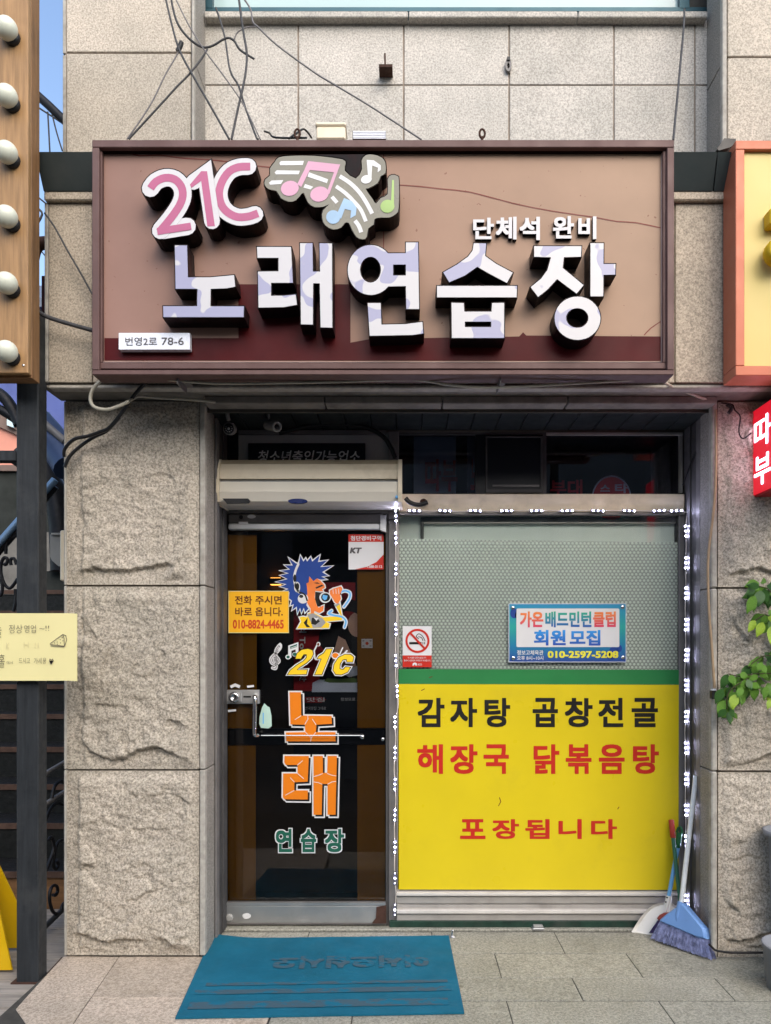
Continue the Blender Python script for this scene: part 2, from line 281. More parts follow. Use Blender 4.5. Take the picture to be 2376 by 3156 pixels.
def bubble_mat():
    m, nt, N, L, B = nodes('bubble_film'); tc = N.new('ShaderNodeTexCoord'); mp = N.new('ShaderNodeMapping'); L.new(tc.outputs['Object'], mp.inputs[0])
    mp.inputs['Rotation'].default_value = (math.radians(90), 0, 0)
    def M(op, a, b=None, c=None):
        q = N.new('ShaderNodeMath'); q.operation = op
        for i, v in enumerate((a, b, c)):
            if v is None: continue
            if isinstance(v, (int, float)): q.inputs[i].default_value = v
            else: L.new(v, q.inputs[i])
        return q.outputs[0]
    sp = N.new('ShaderNodeSeparateXYZ'); L.new(tc.outputs['Object'], sp.inputs[0]); s = .0215
    u = M('DIVIDE', sp.outputs['X'], s); v = M('DIVIDE', sp.outputs['Z'], s * .78)
    row = M('FLOOR', v); off = M('MULTIPLY', M('MODULO', M('ADD', row, 1000), 2), .5)
    fu = M('SUBTRACT', M('FRACT', M('ADD', M('ADD', u, off), 1000)), .5); fv = M('SUBTRACT', M('FRACT', M('ADD', v, 1000)), .5)
    d = M('SQRT', M('ADD', M('MULTIPLY', fu, fu), M('MULTIPLY', M('MULTIPLY', fv, fv), .62)))
    r = ramp(N, [(.22, (1, 1, 1)), (.42, (0, 0, 0))]); L.new(d, r.inputs[0])
    n = noi(N, L, tc.outputs['Object'], 3.5, 4, .6)
    rn = ramp(N, [(.3, (.64, .68, .63)), (.7, (.74, .77, .72))]); L.new(n, rn.inputs[0])
    c = mixc(N, L, r.outputs[0], rn.outputs[0], (.86, .90, .83)); L.new(c, B.inputs['Base Color'])
    B.inputs['Roughness'].default_value = .22
    al = M('ADD', M('MULTIPLY', r.outputs[0], .42), .52); L.new(al, B.inputs['Alpha'])
    bump(N, L, r.outputs[0], B, .5, .004); return m
m_bubble = bubble_mat()
# ------------------------------------------------------------------ mesh builder
class MB:
    def __init__(s): s.v = []; s.f = []; s.mi = []; s.ms = []; s.sm = []
    def add(s, vs, fs, mat, smooth=False):
        if mat not in s.ms: s.ms.append(mat)
        k = s.ms.index(mat); b = len(s.v); s.v += [Vector(q) for q in vs]
        for f in fs: s.f.append([b + i for i in f]); s.mi.append(k); s.sm.append(smooth)
        return s
    def box(s, x0, x1, y0, y1, z0, z1, mat, ch=0):
        x0, x1 = sorted((x0, x1)); y0, y1 = sorted((y0, y1)); z0, z1 = sorted((z0, z1))
        if not ch:
            v = [(x, y, z) for x in (x0, x1) for y in (y0, y1) for z in (z0, z1)]
            return s.add(v, [(0, 1, 3, 2), (4, 6, 7, 5), (0, 4, 5, 1), (2, 3, 7, 6), (0, 2, 6, 4), (1, 5, 7, 3)], mat)
        bm = bmesh.new(); bmesh.ops.create_cube(bm, size=1)
        for q in bm.verts: q.co = Vector(((x0 + x1) / 2 + q.co.x * (x1 - x0), (y0 + y1) / 2 + q.co.y * (y1 - y0), (z0 + z1) / 2 + q.co.z * (z1 - z0)))
        bmesh.ops.bevel(bm, geom=bm.edges[:], offset=ch, segments=1, affect='EDGES', profile=.5); bm.verts.index_update()
        s.add([q.co.copy() for q in bm.verts], [[q.index for q in f.verts] for f in bm.faces], mat); bm.free(); return s
    def pbox(s, x0, y0, x1, y1, Y, th, mat, ch=0):
        a = P(x0, y0, Y); b = P(x1, y1, Y); return s.box(a.x, b.x, Y, Y + th, b.z, a.z, mat, ch)
    def loops(s, loops3, n, mf, msd=None):
        """closed prism: front loops (list of lists of 3D points), extruded by vector n"""
        flat = [q for l in loops3 for q in l]; tri = tessellate_polygon([[Vector(q) for q in l] for l in loops3])
        if n.length < 1e-9: return s.add(flat, [list(t) for t in tri], mf)
        s.add(flat, [list(t) for t in tri], mf); s.add([q + n for q in flat], [list(t)[::-1] for t in tri], msd or mf)
        for l in loops3:
            k = len(l); s.add(list(l) + [q + n for q in l], [(i, (i + 1) % k, k + (i + 1) % k, k + i) for i in range(k)], msd or mf)
        return s
    def poly(s, lp, Y, th, mf, msd=None): return s.loops([[P(a, b, Y) for a, b in l] for l in lp], Vector((0, th, 0)), mf, msd)
    def flat(s, lp, Y, mat): return s.loops([[P(a, b, Y) for a, b in lp]], Vector((0, 0, 0)), mat)
    def tube(s, pts, r, mat, n=8, r1=None):
        pts = [Vector(p) for p in pts]; m = len(pts); vs = []; up = None
        for i, p in enumerate(pts):
            t = (pts[min(i + 1, m - 1)] - pts[max(i - 1, 0)]).normalized()
            if up is None: up = t.orthogonal().normalized()
            up = (up - t * up.dot(t)); up = up.normalized() if up.length > 1e-6 else t.orthogonal().normalized()
            w = t.cross(up); rr = r if r1 is None else r + (r1 - r) * i / (m - 1)
            vs += [p + (up * math.cos(2 * math.pi * j / n) + w * math.sin(2 * math.pi * j / n)) * rr for j in range(n)]
        fs = [(i * n + j, i * n + (j + 1) % n, (i + 1) * n + (j + 1) % n, (i + 1) * n + j) for i in range(m - 1) for j in range(n)]
        s.add(vs, fs, mat, True); return s.add([vs[j] for j in range(n)] + [vs[(m - 1) * n + j] for j in range(n)], [list(range(n))[::-1], list(range(n, 2 * n))], mat)
    def lathe(s, c, ax, prof, mat, n=20):
        ax = Vector(ax).normalized(); u = ax.orthogonal().normalized(); w = ax.cross(u); vs = []
        for r, h in prof: vs += [Vector(c) + ax * h + (u * math.cos(2 * math.pi * j / n) + w * math.sin(2 * math.pi * j / n)) * max(r, 1e-4) for j in range(n)]
        return s.add(vs, [(i * n + j, i * n + (j + 1) % n, (i + 1) * n + (j + 1) % n, (i + 1) * n + j) for i in range(len(prof) - 1) for j in range(n)], mat, True)
    def ball(s, c, r, mat, n=14, sc=(1, 1, 1)):
        vs = []; m = n // 2
        for i in range(m + 1):
            a = math.pi * i / m
            vs += [Vector((c[0] + r * sc[0] * math.sin(a) * math.cos(2 * math.pi * j / n), c[1] + r * sc[1] * math.sin(a) * math.sin(2 * math.pi * j / n), c[2] + r * sc[2] * math.cos(a))) for j in range(n)]
        return s.add(vs, [(i * n + j, i * n + (j + 1) % n, (i + 1) * n + (j + 1) % n, (i + 1) * n + j) for i in range(m) for j in range(n)], mat, True)
    def text(s, body, bx, Y, mat, off=0, th=0, shear=0, msd=None, fn=None, pad=0):
        x0, y0, x1, y1 = bx
        if fn is None: fn = lambda u, w: P(x0 - pad + (x1 - x0 + 2 * pad) * u, y1 + pad - (y1 - y0 + 2 * pad) * w, Y)
        for li, (V, FF) in enumerate(glyphs(body, off, shear)):
            lift = Vector((0, -.00004 * li, 0)); vs = [fn(a, b) + lift for a, b in V]
            if not th: s.add(vs, FF, mat); continue
            n = Vector((0, th, 0)); k = len(vs); s.add(vs, FF, mat)
            cnt = {}
            for f in FF:
                for i in range(len(f)):
                    e = (f[i], f[(i + 1) % len(f)]); cnt[tuple(sorted(e))] = cnt.get(tuple(sorted(e)), 0) + 1
            s.add(vs + [q + n for q in vs], [(a, b, k + b, k + a) for (a, b), c in cnt.items() if c == 1], msd or mat)
        return s
    def build(s, name, parent=None, recalc=True):
        me = bpy.data.meshes.new(name); o = bpy.data.objects.new(name, me); COL.objects.link(o); org = Vector((0, 0, 0))
        if parent is not None:
            o.parent = parent; q = parent
            while q is not None: org += q.location; q = q.parent
        else:
            lo = Vector([min(q[i] for q in s.v) for i in range(3)]); hi = Vector([max(q[i] for q in s.v) for i in range(3)])
            org = Vector(((lo.x + hi.x) / 2, (lo.y + hi.y) / 2, lo.z)); o.location = org
        me.from_pydata([q - org for q in s.v], [], s.f)
        for m in s.ms: me.materials.append(m)
        me.polygons.foreach_set('material_index', s.mi); me.polygons.foreach_set('use_smooth', s.sm)
        if recalc and len(s.f) < 30000:
            bm = bmesh.new(); bm.from_mesh(me); bmesh.ops.recalc_face_normals(bm, faces=bm.faces[:]); bm.to_mesh(me); bm.free()
        me.update(); return o
_gc = {}
_tc = bpy.data.curves.new('glyphs', 'FONT'); _to = bpy.data.objects.new('glyphs', _tc); COL.objects.link(_to)
def glyphs(body, off, shear):
    """outline of a word in the built-in font as layers in a unit box; off > 0 thickens it with shifted layers"""
    k = (body, off, shear)
    if k not in _gc:
        _tc.body = body; _tc.offset = min(0, off); _tc.shear = shear; _tc.resolution_u = 3
        dg = bpy.context.evaluated_depsgraph_get(); me = bpy.data.meshes.new_from_object(_to.evaluated_get(dg))
        V = [(v.co.x, v.co.y) for v in me.vertices]; FF = [list(p.vertices) for p in me.polygons]; bpy.data.meshes.remove(me)
        r = max(0, off)
        x0 = min(a for a, b in V) - r; x1 = max(a for a, b in V) + r; y0 = min(b for a, b in V) - r; y1 = max(b for a, b in V) + r
        sh = [(0, 0)] + ([(r * i, r * j) for i in (-1, 0, 1) for j in (-1, 0, 1) if i or j] if r else [])
        _gc[k] = [([((a + dx - x0) / (x1 - x0), (b + dy - y0) / max(1e-6, y1 - y0)) for a, b in V], FF) for dx, dy in sh]
    return _gc[k]
def tag(o, label, cat, group=None):
    o['label'] = label; o['category'] = cat
    if group: o['group'] = group
    return o
def thing(name, label, cat, loc, group=None):
    o = bpy.data.objects.new(name, None); COL.objects.link(o); o.location = loc; o.empty_display_size = .1; return tag(o, label, cat, group)
def kind(o, k): o['kind'] = k; return o
# ================================================================== SETTING: ground
b = MB(); b.box(-30, 30, -30, 45, -.5, -.06, m_asphalt); kind(b.build('ground'), 'structure')
pv = kind(MB().box(-1.66, 4.2, -2.4, .44, -.05, -.0035, m_groutd).build('pavement'), 'structure')
def gy(py): return G(CX, py).y
rows = [(2872, 2938), (2938, 3013), (3013, 3084), (3084, 3160), (3160, 3245), (3245, 3340)]
starts = [.786, .438, .758, .43, .76, .44]
for i, (ya, yb) in enumerate(rows):
    y1, y0 = gy(ya), gy(yb); x = starts[i]; xs = [x]
    while x > -.55: x -= .648; xs.append(x)
    x = starts[i]
    while x < 3.6: x += .648; xs.append(x)
    xs.sort()
    for a, c in zip(xs[:-1], xs[1:]):
        if i > 0 and c < -.46: continue
        if i > 0: a = max(a, -.55)
        if i == 0: a = max(a, -.972)
        if c - a < .05: continue
        t = random.uniform(-.0012, .0012)
        MB().box(a + .0022, c - .0022, y0 + .0036, y1 - .0036, -.04, t, g_floor, .0012).build('paving_stone', pv)
MB().box(-.97, 1.5, gy(2869) , gy(2850), -.04, .008, g_floor, .003).build('sill_stone', pv)
# pinkish slabs on the left, cut on the diagonal
A, Bq, Cq = G(197, 2946), G(47, 3110), G(92, 3175); s0, s1 = G(367, 2948), G(222, 3160); h0, h1 = G(120, 3081), G(276, 3081)
def lerp(a, c, t): return a + (c - a) * t
e0 = lerp(A, Bq, .83); e1 = lerp(s0, s1, .63)
sl_parts = [[A, s0, e1, e0], [e0, e1, s1, Cq, Bq], [s0, Vector((-.555, s0.y, 0)), Vector((-.555, e1.y, 0)), e1], [e1, Vector((-.555, e1.y, 0)), Vector((-.555, s1.y, 0)), s1],
            [s1, Vector((-.555, s1.y, 0)), Vector((-.555, s1.y - .5, 0)), s1 + Vector((.02, -.5, 0))], [Cq, s1, s1 + Vector((.02, -.5, 0)), Cq + Vector((.25, -.46, 0))]]
for pl in sl_parts:
    c = sum(pl, Vector()) / len(pl); pl = [q + (c - q).normalized() * .0025 for q in pl]
    MB().loops([[Vector((q.x, q.y, random.uniform(-.001, .001))) for q in pl]], Vector((0, 0, -.06)), g_slab).build('paving_slab', pv)
b = MB(); b.loops([[q + Vector((-.012, 0, -.006)) for q in (A, Bq, Cq)] + [q + Vector((.03, 0, -.006)) for q in (Cq, Bq, A)]], Vector((0, 0, -.05)), m_rust); b.build('slab_edging', pv)
# boardwalk on the left
dk = kind(MB().box(-4.2, -1.4, -1.6, .72, -.058, -.05, m_groutd).build('boardwalk'), 'structure')
ys = [2792, 2823, 2853, 2895, 2948, 3013, 3052, 3093, 3135, 3180, 3230, 3290]
for a, c in zip(ys[:-1], ys[1:]):
    y1, y0 = gy(a), gy(c)
    MB().box(-4.2, -1.668 if y1 > .01 else -1.30, y0 + .003, y1 - .003, -.048, -.016 + random.uniform(-.002, .002), m_deck, .003).build('deck_board', dk)
# ================================================================== BUILDING
BL = thing('shop_building', 'granite clad shop building with a recessed glass front under a wide sign', 'building', (0, .2, 0))
XL = P(197, 0, 0).x; XJ = P(633, 0, 0).x; XR = P(2208, 0, 0).x; ZS = P(0, 1180, -.18).z   # left edge, jambs, soffit height
def split_block(px0, py0, px1, py1, Y, seed, ledges, drop=.03, margin=None, nx=104, nz=130):
    a = P(px0, py0, Y); c = P(px1, py1, Y); mb = MB(); vs = []; rnd = Vector((seed * 13.1, seed * 5.7, seed * 2.3)); lims = [[(P(u, w, Y).x, P(u, w, Y).z) for u, w in l] for l in ledges]; xm = P(margin, 0, Y).x if margin else None
    for j in range(nz + 1):
        for i in range(nx + 1):
            u, w = i / nx, j / nz; x = a.x + (c.x - a.x) * u; z = a.z + (c.z - a.z) * w
            ex = min(u, 1 - u) * abs(c.x - a.x); ez = min(w, 1 - w) * abs(c.z - a.z); e = min(ex, ez)
            k = min(1, max(0, (e - .006) / .06)); k = k * k * (3 - 2 * k)
            p = Vector((x * 2.6, seed, z * 2.6)) + rnd
            h = 0.019 + .012 * noise.noise(p) + .006 * noise.fractal(p * 3, .9, 2.1, 4) + .0035 * noise.fractal(Vector((x * 20, seed, z * 34)) + rnd, .8, 2, 4) - .006 * abs(noise.noise(Vector((x * 9, seed * 3, z * 15))))
            for fs_, am in ((5.5, .020), (15, .0065)):
                q3 = Vector((x * fs_, seed * 1.7, z * fs_ * 1.25)) + rnd + .25 * noise.noise_vector(Vector((x * 14, seed, z * 14))); _, pt = noise.voronoi(q3); tl = noise.noise_vector(pt[0] * 7.7); h += am * (tl.x * (q3 - pt[0]).x + tl.z * (q3 - pt[0]).z + .25 * tl.y)
            if xm is not None:
                xl = xm + .012 * noise.noise(Vector((seed * 4, z * 6, 7))) + .006 * noise.noise(Vector((seed, z * 30, 2)))
                if x < xl: h -= .016 * min(1, (xl - x) / .012); h += .004 * noise.fractal(Vector((x * 40, seed, z * 22)), 1, 2, 3)
            for n_l, lim in enumerate(lims):
                dp = drop if n_l == 0 else drop * .55
                for q in range(len(lim) - 1):
                    if lim[q][0] <= x <= lim[q + 1][0]:
                        t = (x - lim[q][0]) / (lim[q + 1][0] - lim[q][0]); zl = lim[q][1] + (lim[q + 1][1] - lim[q][1]) * t + .010 * noise.noise(Vector((x * 22, seed, 3 + n_l))) + .007 * noise.noise(Vector((x * 60, seed, 3 + n_l)))
                        en = max(0, min(1, (x - lim[0][0]) / .07, (lim[-1][0] - x) / .07))
                        if z < zl:
                            f = min(1, (zl - z) / .012); grad = max(0, 1 - (zl - z) / .13)
                            h -= dp * f * max(.2, grad) * en; h += .010 * en * grad * noise.fractal(Vector((x * 20, seed, z * 75)), .8, 2, 4)
                        elif zl - z > -.05: h += .009 * en * (1 - (z - zl) / .05)
            vs.append(Vector((x, Y - max(-.006, h) * k, z)))
    fs = [(j * (nx + 1) + i, j * (nx + 1) + i + 1, (j + 1) * (nx + 1) + i + 1, (j + 1) * (nx + 1) + i) for j in range(nz) for i in range(nx)]
    mb.add(vs, fs, g_rough, True)
    bd = [i for i in range(nx + 1)] + [j * (nx + 1) + nx for j in range(1, nz + 1)] + [nz * (nx + 1) + i for i in range(nx - 1, -1, -1)] + [j * (nx + 1) for j in range(nz - 1, 0, -1)]
    n = len(bd); mb.add([vs[i] for i in bd] + [vs[i] + Vector((0, .05, 0)) for i in bd], [(i, (i + 1) % n, n + (i + 1) % n, n + i) for i in range(n)], g_rough)
    return mb
# cores
b = MB(); zt = 5.6
b.box(XL, XJ - .032, .02, 3, 0, ZS - .01, m_grout); b.box(XR + .032, 4.2, .02, 3, 0, ZS - .01, m_grout)        # piers
b.box(XL + .004, 4.2, -.155, 3.0, ZS - .004, P(0, 600, -.2).z, m_grout)                                             # beam
XWL = P(597, 0, 0).x; XWR = P(2240, 0, 0).x; zb = P(0, 600, -.2).z + .002
b.box(XL + .004, XWL - .032, .007, 3, zb, zt, m_grout); b.box(XWR + .032, 4.2, .007, 3, zb, zt, m_grout); b.box(XWL - .03, XWR + .03, .2165, 3, zb, P(0, 62, .21).z, m_grout)
b.build('wall', BL)
for args in ((205, 1238, 614, 1802, 0, 1, [[(240, 1768), (253, 1762), (297, 1747), (318, 1756), (400, 1757), (455, 1748), (520, 1736), (545, 1745)], [(480, 1800), (520, 1786), (560, 1782), (600, 1798)]], .032, 262),
             (205, 1808, 614, 2370, 0, 2, [[(250, 2270), (259, 2282), (276, 2312), (346, 2342), (389, 2330), (432, 2308), (488, 2297), (540, 2321), (560, 2330)], [(430, 2362), (470, 2352), (520, 2356), (560, 2362)], [(500, 2240), (530, 2215), (560, 2222), (590, 2240)]], .034, 262),
             (205, 2376, 614, 2944, 0, 3, [[(215, 2882), (250, 2873), (281, 2878), (320, 2895), (389, 2889), (440, 2891), (470, 2893)], [(470, 2890), (500, 2882), (531, 2898), (553, 2925), (560, 2938)], [(230, 2666), (250, 2660), (285, 2662), (300, 2670)], [(225, 2925), (260, 2915), (300, 2928), (360, 2925)]], .028, 250)):
    split_block(*args).build('stone_block', BL)
for args in ((2213, 1240, 2640, 1809, 0, 4, [[(2230, 1772), (2290, 1758), (2340, 1748), (2400, 1770), (2600, 1750)]], .02),
             (2213, 1815, 2640, 2374, 0, 5, [[(2222, 2352), (2260, 2362), (2320, 2340), (2420, 2300), (2600, 2320)], [(2240, 1880), (2262, 1920), (2290, 1960), (2330, 1990)]], .022),
             (2213, 2381, 2640, 2950, 0, 6, [[(2222, 2872), (2245, 2895), (2300, 2890), (2360, 2868), (2480, 2850), (2620, 2880)], [(2214, 2760), (2240, 2775), (2262, 2795), (2290, 2825)], [(2260, 2932), (2300, 2915), (2350, 2915), (2400, 2910)]], .035)):
    split_block(*args).build('stone_block', BL)
# trims and jamb reveals
for x0, x1 in ((615, 632), (196, 203.5)):
    for y0, y1 in ((1236, 1803), (1806, 2371), (2374, 2946)): MB().pbox(x0, y0, x1, y1, -.012, .04, m_trim, .004).build('corner_trim', BL)
for y0, y1 in ((1238, 1811), (1814, 2376), (2379, 2952)): MB().pbox(2193, y0, 2211, y1, -.012, .04, m_trim, .006).build('corner_trim', BL)
def zz(py, Y): return P(0, py, Y).z
for y0, y1 in ((1238, 1803), (1806, 2371), (2374, 2946)):
    MB().box(XJ - .03, XJ, .029, .17, zz(y1, 0), zz(y0, 0), g_rev, .003).build('reveal_stone', BL)
    MB().box(XR - .012, XR + .018, .029, .17, zz(y1 + 6, 0), zz(y0 + 6, 0), g_rev, .003).build('reveal_stone', BL)
# beam cladding
zb0, zb1 = ZS + .002, P(0, 626, -.18).z
for x0, x1 in ((150, 283), (286, 735), (738, 1188), (1191, 1640), (1643, 2079), (2082, 2640)):
    a = P(x0, 0, -.18).x; c = P(x1, 0, -.18).x; MB().box(a, c, -.18, -.15, zb0, zb1, g_beam, .003).build('stone_panel', BL)
MB().box(P(138, 0, -.18).x, P(149, 0, -.18).x, -.185, -.14, zb0, zb1, m_trim, .003).build('corner_trim', BL)
for x0, x1 in ((136, 700), (702, 1300), (1302, 1800), (1802, 2640)):
    MB().box(P(x0, 0, -.2).x, P(x1, 0, -.2).x, -.205, -.1, P(0, 618, -.2).z, P(0, 590, -.2).z, g_beam, .005).build('ledge_stone', BL)
# drip moulding under the beam
MB().box(P(150, 0, -.17).x, 4.2, -.172, -.12, ZS - .022, ZS - .006, m_trim, .004).build('drip_moulding', BL)
# soffit
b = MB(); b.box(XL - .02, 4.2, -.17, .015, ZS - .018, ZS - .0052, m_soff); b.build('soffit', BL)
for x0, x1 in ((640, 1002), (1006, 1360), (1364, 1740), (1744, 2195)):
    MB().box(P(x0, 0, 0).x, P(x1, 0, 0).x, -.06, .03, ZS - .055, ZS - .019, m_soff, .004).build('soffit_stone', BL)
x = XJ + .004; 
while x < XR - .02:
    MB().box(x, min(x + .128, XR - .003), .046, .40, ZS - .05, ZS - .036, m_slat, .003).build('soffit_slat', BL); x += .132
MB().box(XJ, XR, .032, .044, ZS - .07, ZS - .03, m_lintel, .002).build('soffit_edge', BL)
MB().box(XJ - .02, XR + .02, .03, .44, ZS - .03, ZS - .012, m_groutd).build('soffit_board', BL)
# flashing leaning outwards above the ledge
def flash(xs_top, xs_bot):
    mb = MB(); t0, t1 = P(xs_top[0], 468, -.29), P(xs_top[1], 468, -.29); b0, b1 = P(xs_bot[0], 588, -.21), P(xs_bot[1], 588, -.21)
    v = [b0, b1, t1, t0] + [Vector((q.x, .015, q.z)) for q in (b0, b1, t1, t0)]
    mb.add(v, [(0, 1, 2, 3), (4, 7, 6, 5), (0, 4, 5, 1), (3, 2, 6, 7), (0, 3, 7, 4), (1, 5, 6, 2)], m_flash); return mb
for t, q in (((108, 700), (134, 702)), ((703, 1400), (705, 1398)), ((1403, 2210), (1401, 2196)), ((2214, 2640), (2200, 2620))): flash(t, q).build('metal_flashing', BL)
# upper walls
for x0, y0, x1, y1 in ((205, -420, 588, -165), (205, -160, 588, 160), (205, 165, 588, 475)): MB().pbox(x0, y0, x1, y1, 0, .03, g_wing, .003).build('stone_panel', BL)
for y0, y1 in ((-160, 164), (169, 475)): MB().pbox(193, y0, 203, y1, .004, .03, m_trim, .002).build('corner_trim', BL)
for x0, y0, x1, y1 in ((2243, -400, 2640, -150), (2243, -146, 2640, 173), (2243, 178, 2640, 475)): MB().pbox(x0, y0, x1, y1, 0, .03, g_wing, .003).build('stone_panel', BL)
for x0, x1 in ((589.5, 598), (2226, 2240.5)):
    MB().pbox(x0, -420, x1, 475, -.012 if x0 < 900 else -.01, .03, m_trim, .004).build('corner_trim', BL)
for y0, y1 in ((-420, 180), (184, 475)):
    MB().box(XWL - .02, XWL, .022, .21, zz(y1, 0), zz(y0, 0), g_rev, .002).build('reveal_stone', BL)
    MB().box(XWR - .012, XWR + .01, .022, .21, zz(y1, 0), zz(y0, 0), g_rev, .002).build('reveal_stone', BL)
cols = [628, 919, 1244, 1569, 1892, 2142, 2183]
for i in range(6):
    for y0, y1 in ((62, 260), (264, 500)):
        MB().pbox(cols[i] + (2.5 if i else 0), y0, cols[i + 1] - 2.5, y1, .21 + random.uniform(0, .002), .025, g_panel, .002).build('stone_panel', BL)
for x0, x1 in ((630, 1257), (1260, 1780), (1783, 2181)):
    MB().pbox(x0, 33, x1, 53, .165, .3, g_panel, .004).build('sill_stone', BL)
for i, px in enumerate(cols[1:5]):
    p = P(px, 55, .2); MB().ball(p, .014, m_soff, 8, (1, .7, 1.4)).build('sealant_lump', BL)
uw = MB().pbox(650, -600, 2160, 30, .30, .02, m_uglass); uw = uw.build('upper_window', BL)
mb = MB(); mb.pbox(630, 22, 2183, 34, .27, .06, m_uframe); mb.pbox(630, -600, 655, 24, .268, .06, m_uframe); mb.pbox(2095, -600, 2125, 24, .268, .06, m_uframe); mb.pbox(2126, -600, 2183, 24, .275, .06, m_groutd)
mb.build('window_frame', uw)
# shop front: interior
b = MB(); zf = -.003
b.box(XJ, XR, .96, 1.0, zf, ZS, m_ibrown); b.box(XJ - .03, XJ - .001, .44, .96, zf, ZS, m_ibrown); b.box(P(1200, 0, .45).x, P(1225, 0, .45).x, .45, .96, zf, ZS, m_ibrown); b.box(XJ, XR, .44, .96, -.05, zf, m_ifloor)
b.build('interior_wall', BL)
YD = .387
# jamb metal frames
for sgn, X in ((1, XJ), (-1, XR)):
    for k, (ya, yb, d, m) in enumerate(((.172, .225, .012, m_alumid), (.227, .30, .006, m_aludark), (.302, .385, .014, m_aludark))):
        MB().box(X, X + sgn * d, ya, yb, .004, ZS - .052, m, .002).build('jamb_frame', BL)
z_l0, z_l1 = P(0, 1332, YD).z, P(0, 1293, YD).z
MB().box(XJ, XR, YD, YD + .06, z_l0, z_l1, m_lintel, .003).build('lintel', BL); MB().box(XJ, XR, YD - .02, YD, z_l1 - .006, z_l1 + .008, m_alu, .002).build('lintel_strip', BL)
# transom over the door
tr = MB().pbox(735, 1333, 1205, 1420, YD + .01, .02, m_wboard).build('transom_board', BL)
b = MB(); b.pbox(765, 1366, 1126, 1470, YD, .008, m_blackboard); b.build('notice_board', tr)
b = MB(); b.text('청소년출입가능업소', (795, 1388, 1108, 1428), YD - .002, m_dull, .012, shear=.2); b.build('lettering', tr)
MB().pbox(735, 1326, 1190, 1338, YD - .012, .02, m_alumid).build('transom_bar', BL)
MB().pbox(662, 1333, 734, 1580, YD + .012, .03, m_blackboard).build('transom_infill', BL)
# transom windows (right)
wd_ = MB().pbox(1230, 1338, 2106, 1522, YD + .02, .006, gl_tr).build('transom_window', BL)
mb = MB(); mb.pbox(1197, 1330, 1229, 1600, YD - .004, .05, m_alumid, .002); mb.pbox(1229, 1331, 2110, 1339, YD + .002, .04, m_aludark); mb.pbox(1465, 1339, 1496, 1521, YD + .004, .03, m_blackboard); mb.pbox(1673, 1339, 1684, 1521, YD + .004, .03, m_aludark)
mb.pbox(1684, 1333, 2104, 1340, YD - .002, .02, m_alu); mb.pbox(2094, 1340, 2104, 1518, YD + .003, .02, m_alu); mb.build('window_frame', wd_)
mb = MB()
for q in ((1497, 1344, 1672, 1348), (1497, 1508, 1672, 1518), (1497, 1348, 1502, 1508), (1667, 1348, 1672, 1508)): mb.pbox(*q, YD - .006, .02, m_aludark)
mb.pbox(1518, 1494, 1662, 1500, YD - .003, .012, m_alumid); mb.pbox(1502, 1348, 1667, 1508, YD + .002, .01, m_blackboard); mb.build('opening_sash', wd_)
b = MB(); b.text('따부', (1310, 1415, 1410, 1515), YD + .034, m_refl_red, .03); b.text('노', (1450, 1415, 1478, 1510), YD + .0345, m_refl_red, .03); b.text('부대', (1695, 1478, 1795, 1530), YD + .034, m_refl_red, .03); b.build('reflected_lettering', wd_)  # reflections of red street signs, modelled as letters behind the glass
b = MB(); b.pbox(1275, 1345, 1405, 1520, YD + .09, .02, m_board); b.pbox(1440, 1345, 1475, 1520, YD + .085, .01, m_wboard); b.build('pale_strip', wd_)  # pale strips standing behind the transom glass
b = MB(); b.pbox(1228, 1522, 2110, 1577, YD - .03, .07, m_railbeige, .003); b.pbox(1228, 1577, 2110, 1586, YD - .022, .06, m_alu, .002); b.build('window_head_rail', BL)
# display window
wn_ = MB().pbox(1231, 1588, 2092, 2742, YD + .004, .006, gl_win).build('display_window', BL)
b = MB(); b.pbox(1231, 1586, 2094, 2742, YD + .055, .02, m_board); b.build('backing_board', wn_)
b = MB(); b.pbox(1296, 1594, 2092, 1609, YD + .03, .02, m_aludark); b.pbox(1296, 1609, 1306, 2742, YD + .03, .02, m_aludark); b.pbox(2082, 1609, 2091, 2742, YD + .03, .02, m_aludark); b.pbox(1306, 1609, 2082, 1613, YD + .026, .02, m_alu); b.build('sliding_sash', wn_)
b = MB(); b.poly([[(1231, 1661), (1500, 1664), (2090, 1672), (2090, 2070), (1231, 2070)]], YD + .014, .003, m_bubble); b.build('bubble_film', wn_)
MB().pbox(2093, 1586, 2112, 2850, YD - .01, .06, m_alumid, .003).build('window_frame', wn_); MB().pbox(1222, 1586, 1230, 2850, YD - .006, .05, m_alu, .002).build('window_frame', wn_)
for k, (ya, yb, dy, m) in enumerate(((2743, 2752, -.004, m_alumid), (2752, 2762, -.03, m_palealu), (2762, 2786, -.012, m_alu), (2788, 2806, -.008, m_alu), (2806, 2817, -.034, m_palealu), (2817, 2838, -.018, m_alu))):
    MB().pbox(1222, ya, 2112, yb - .6, YD + dy, .06 - dy, m, .002).build('sill_rail', wn_)
MB().pbox(1200, 2839, 2040, 2860, YD - .024, .08, m_green_base, .003).build('base_strip', BL); MB().pbox(2046, 2839, 2112, 2861, YD - .022, .08, m_green_base, .003).build('base_strip', BL)
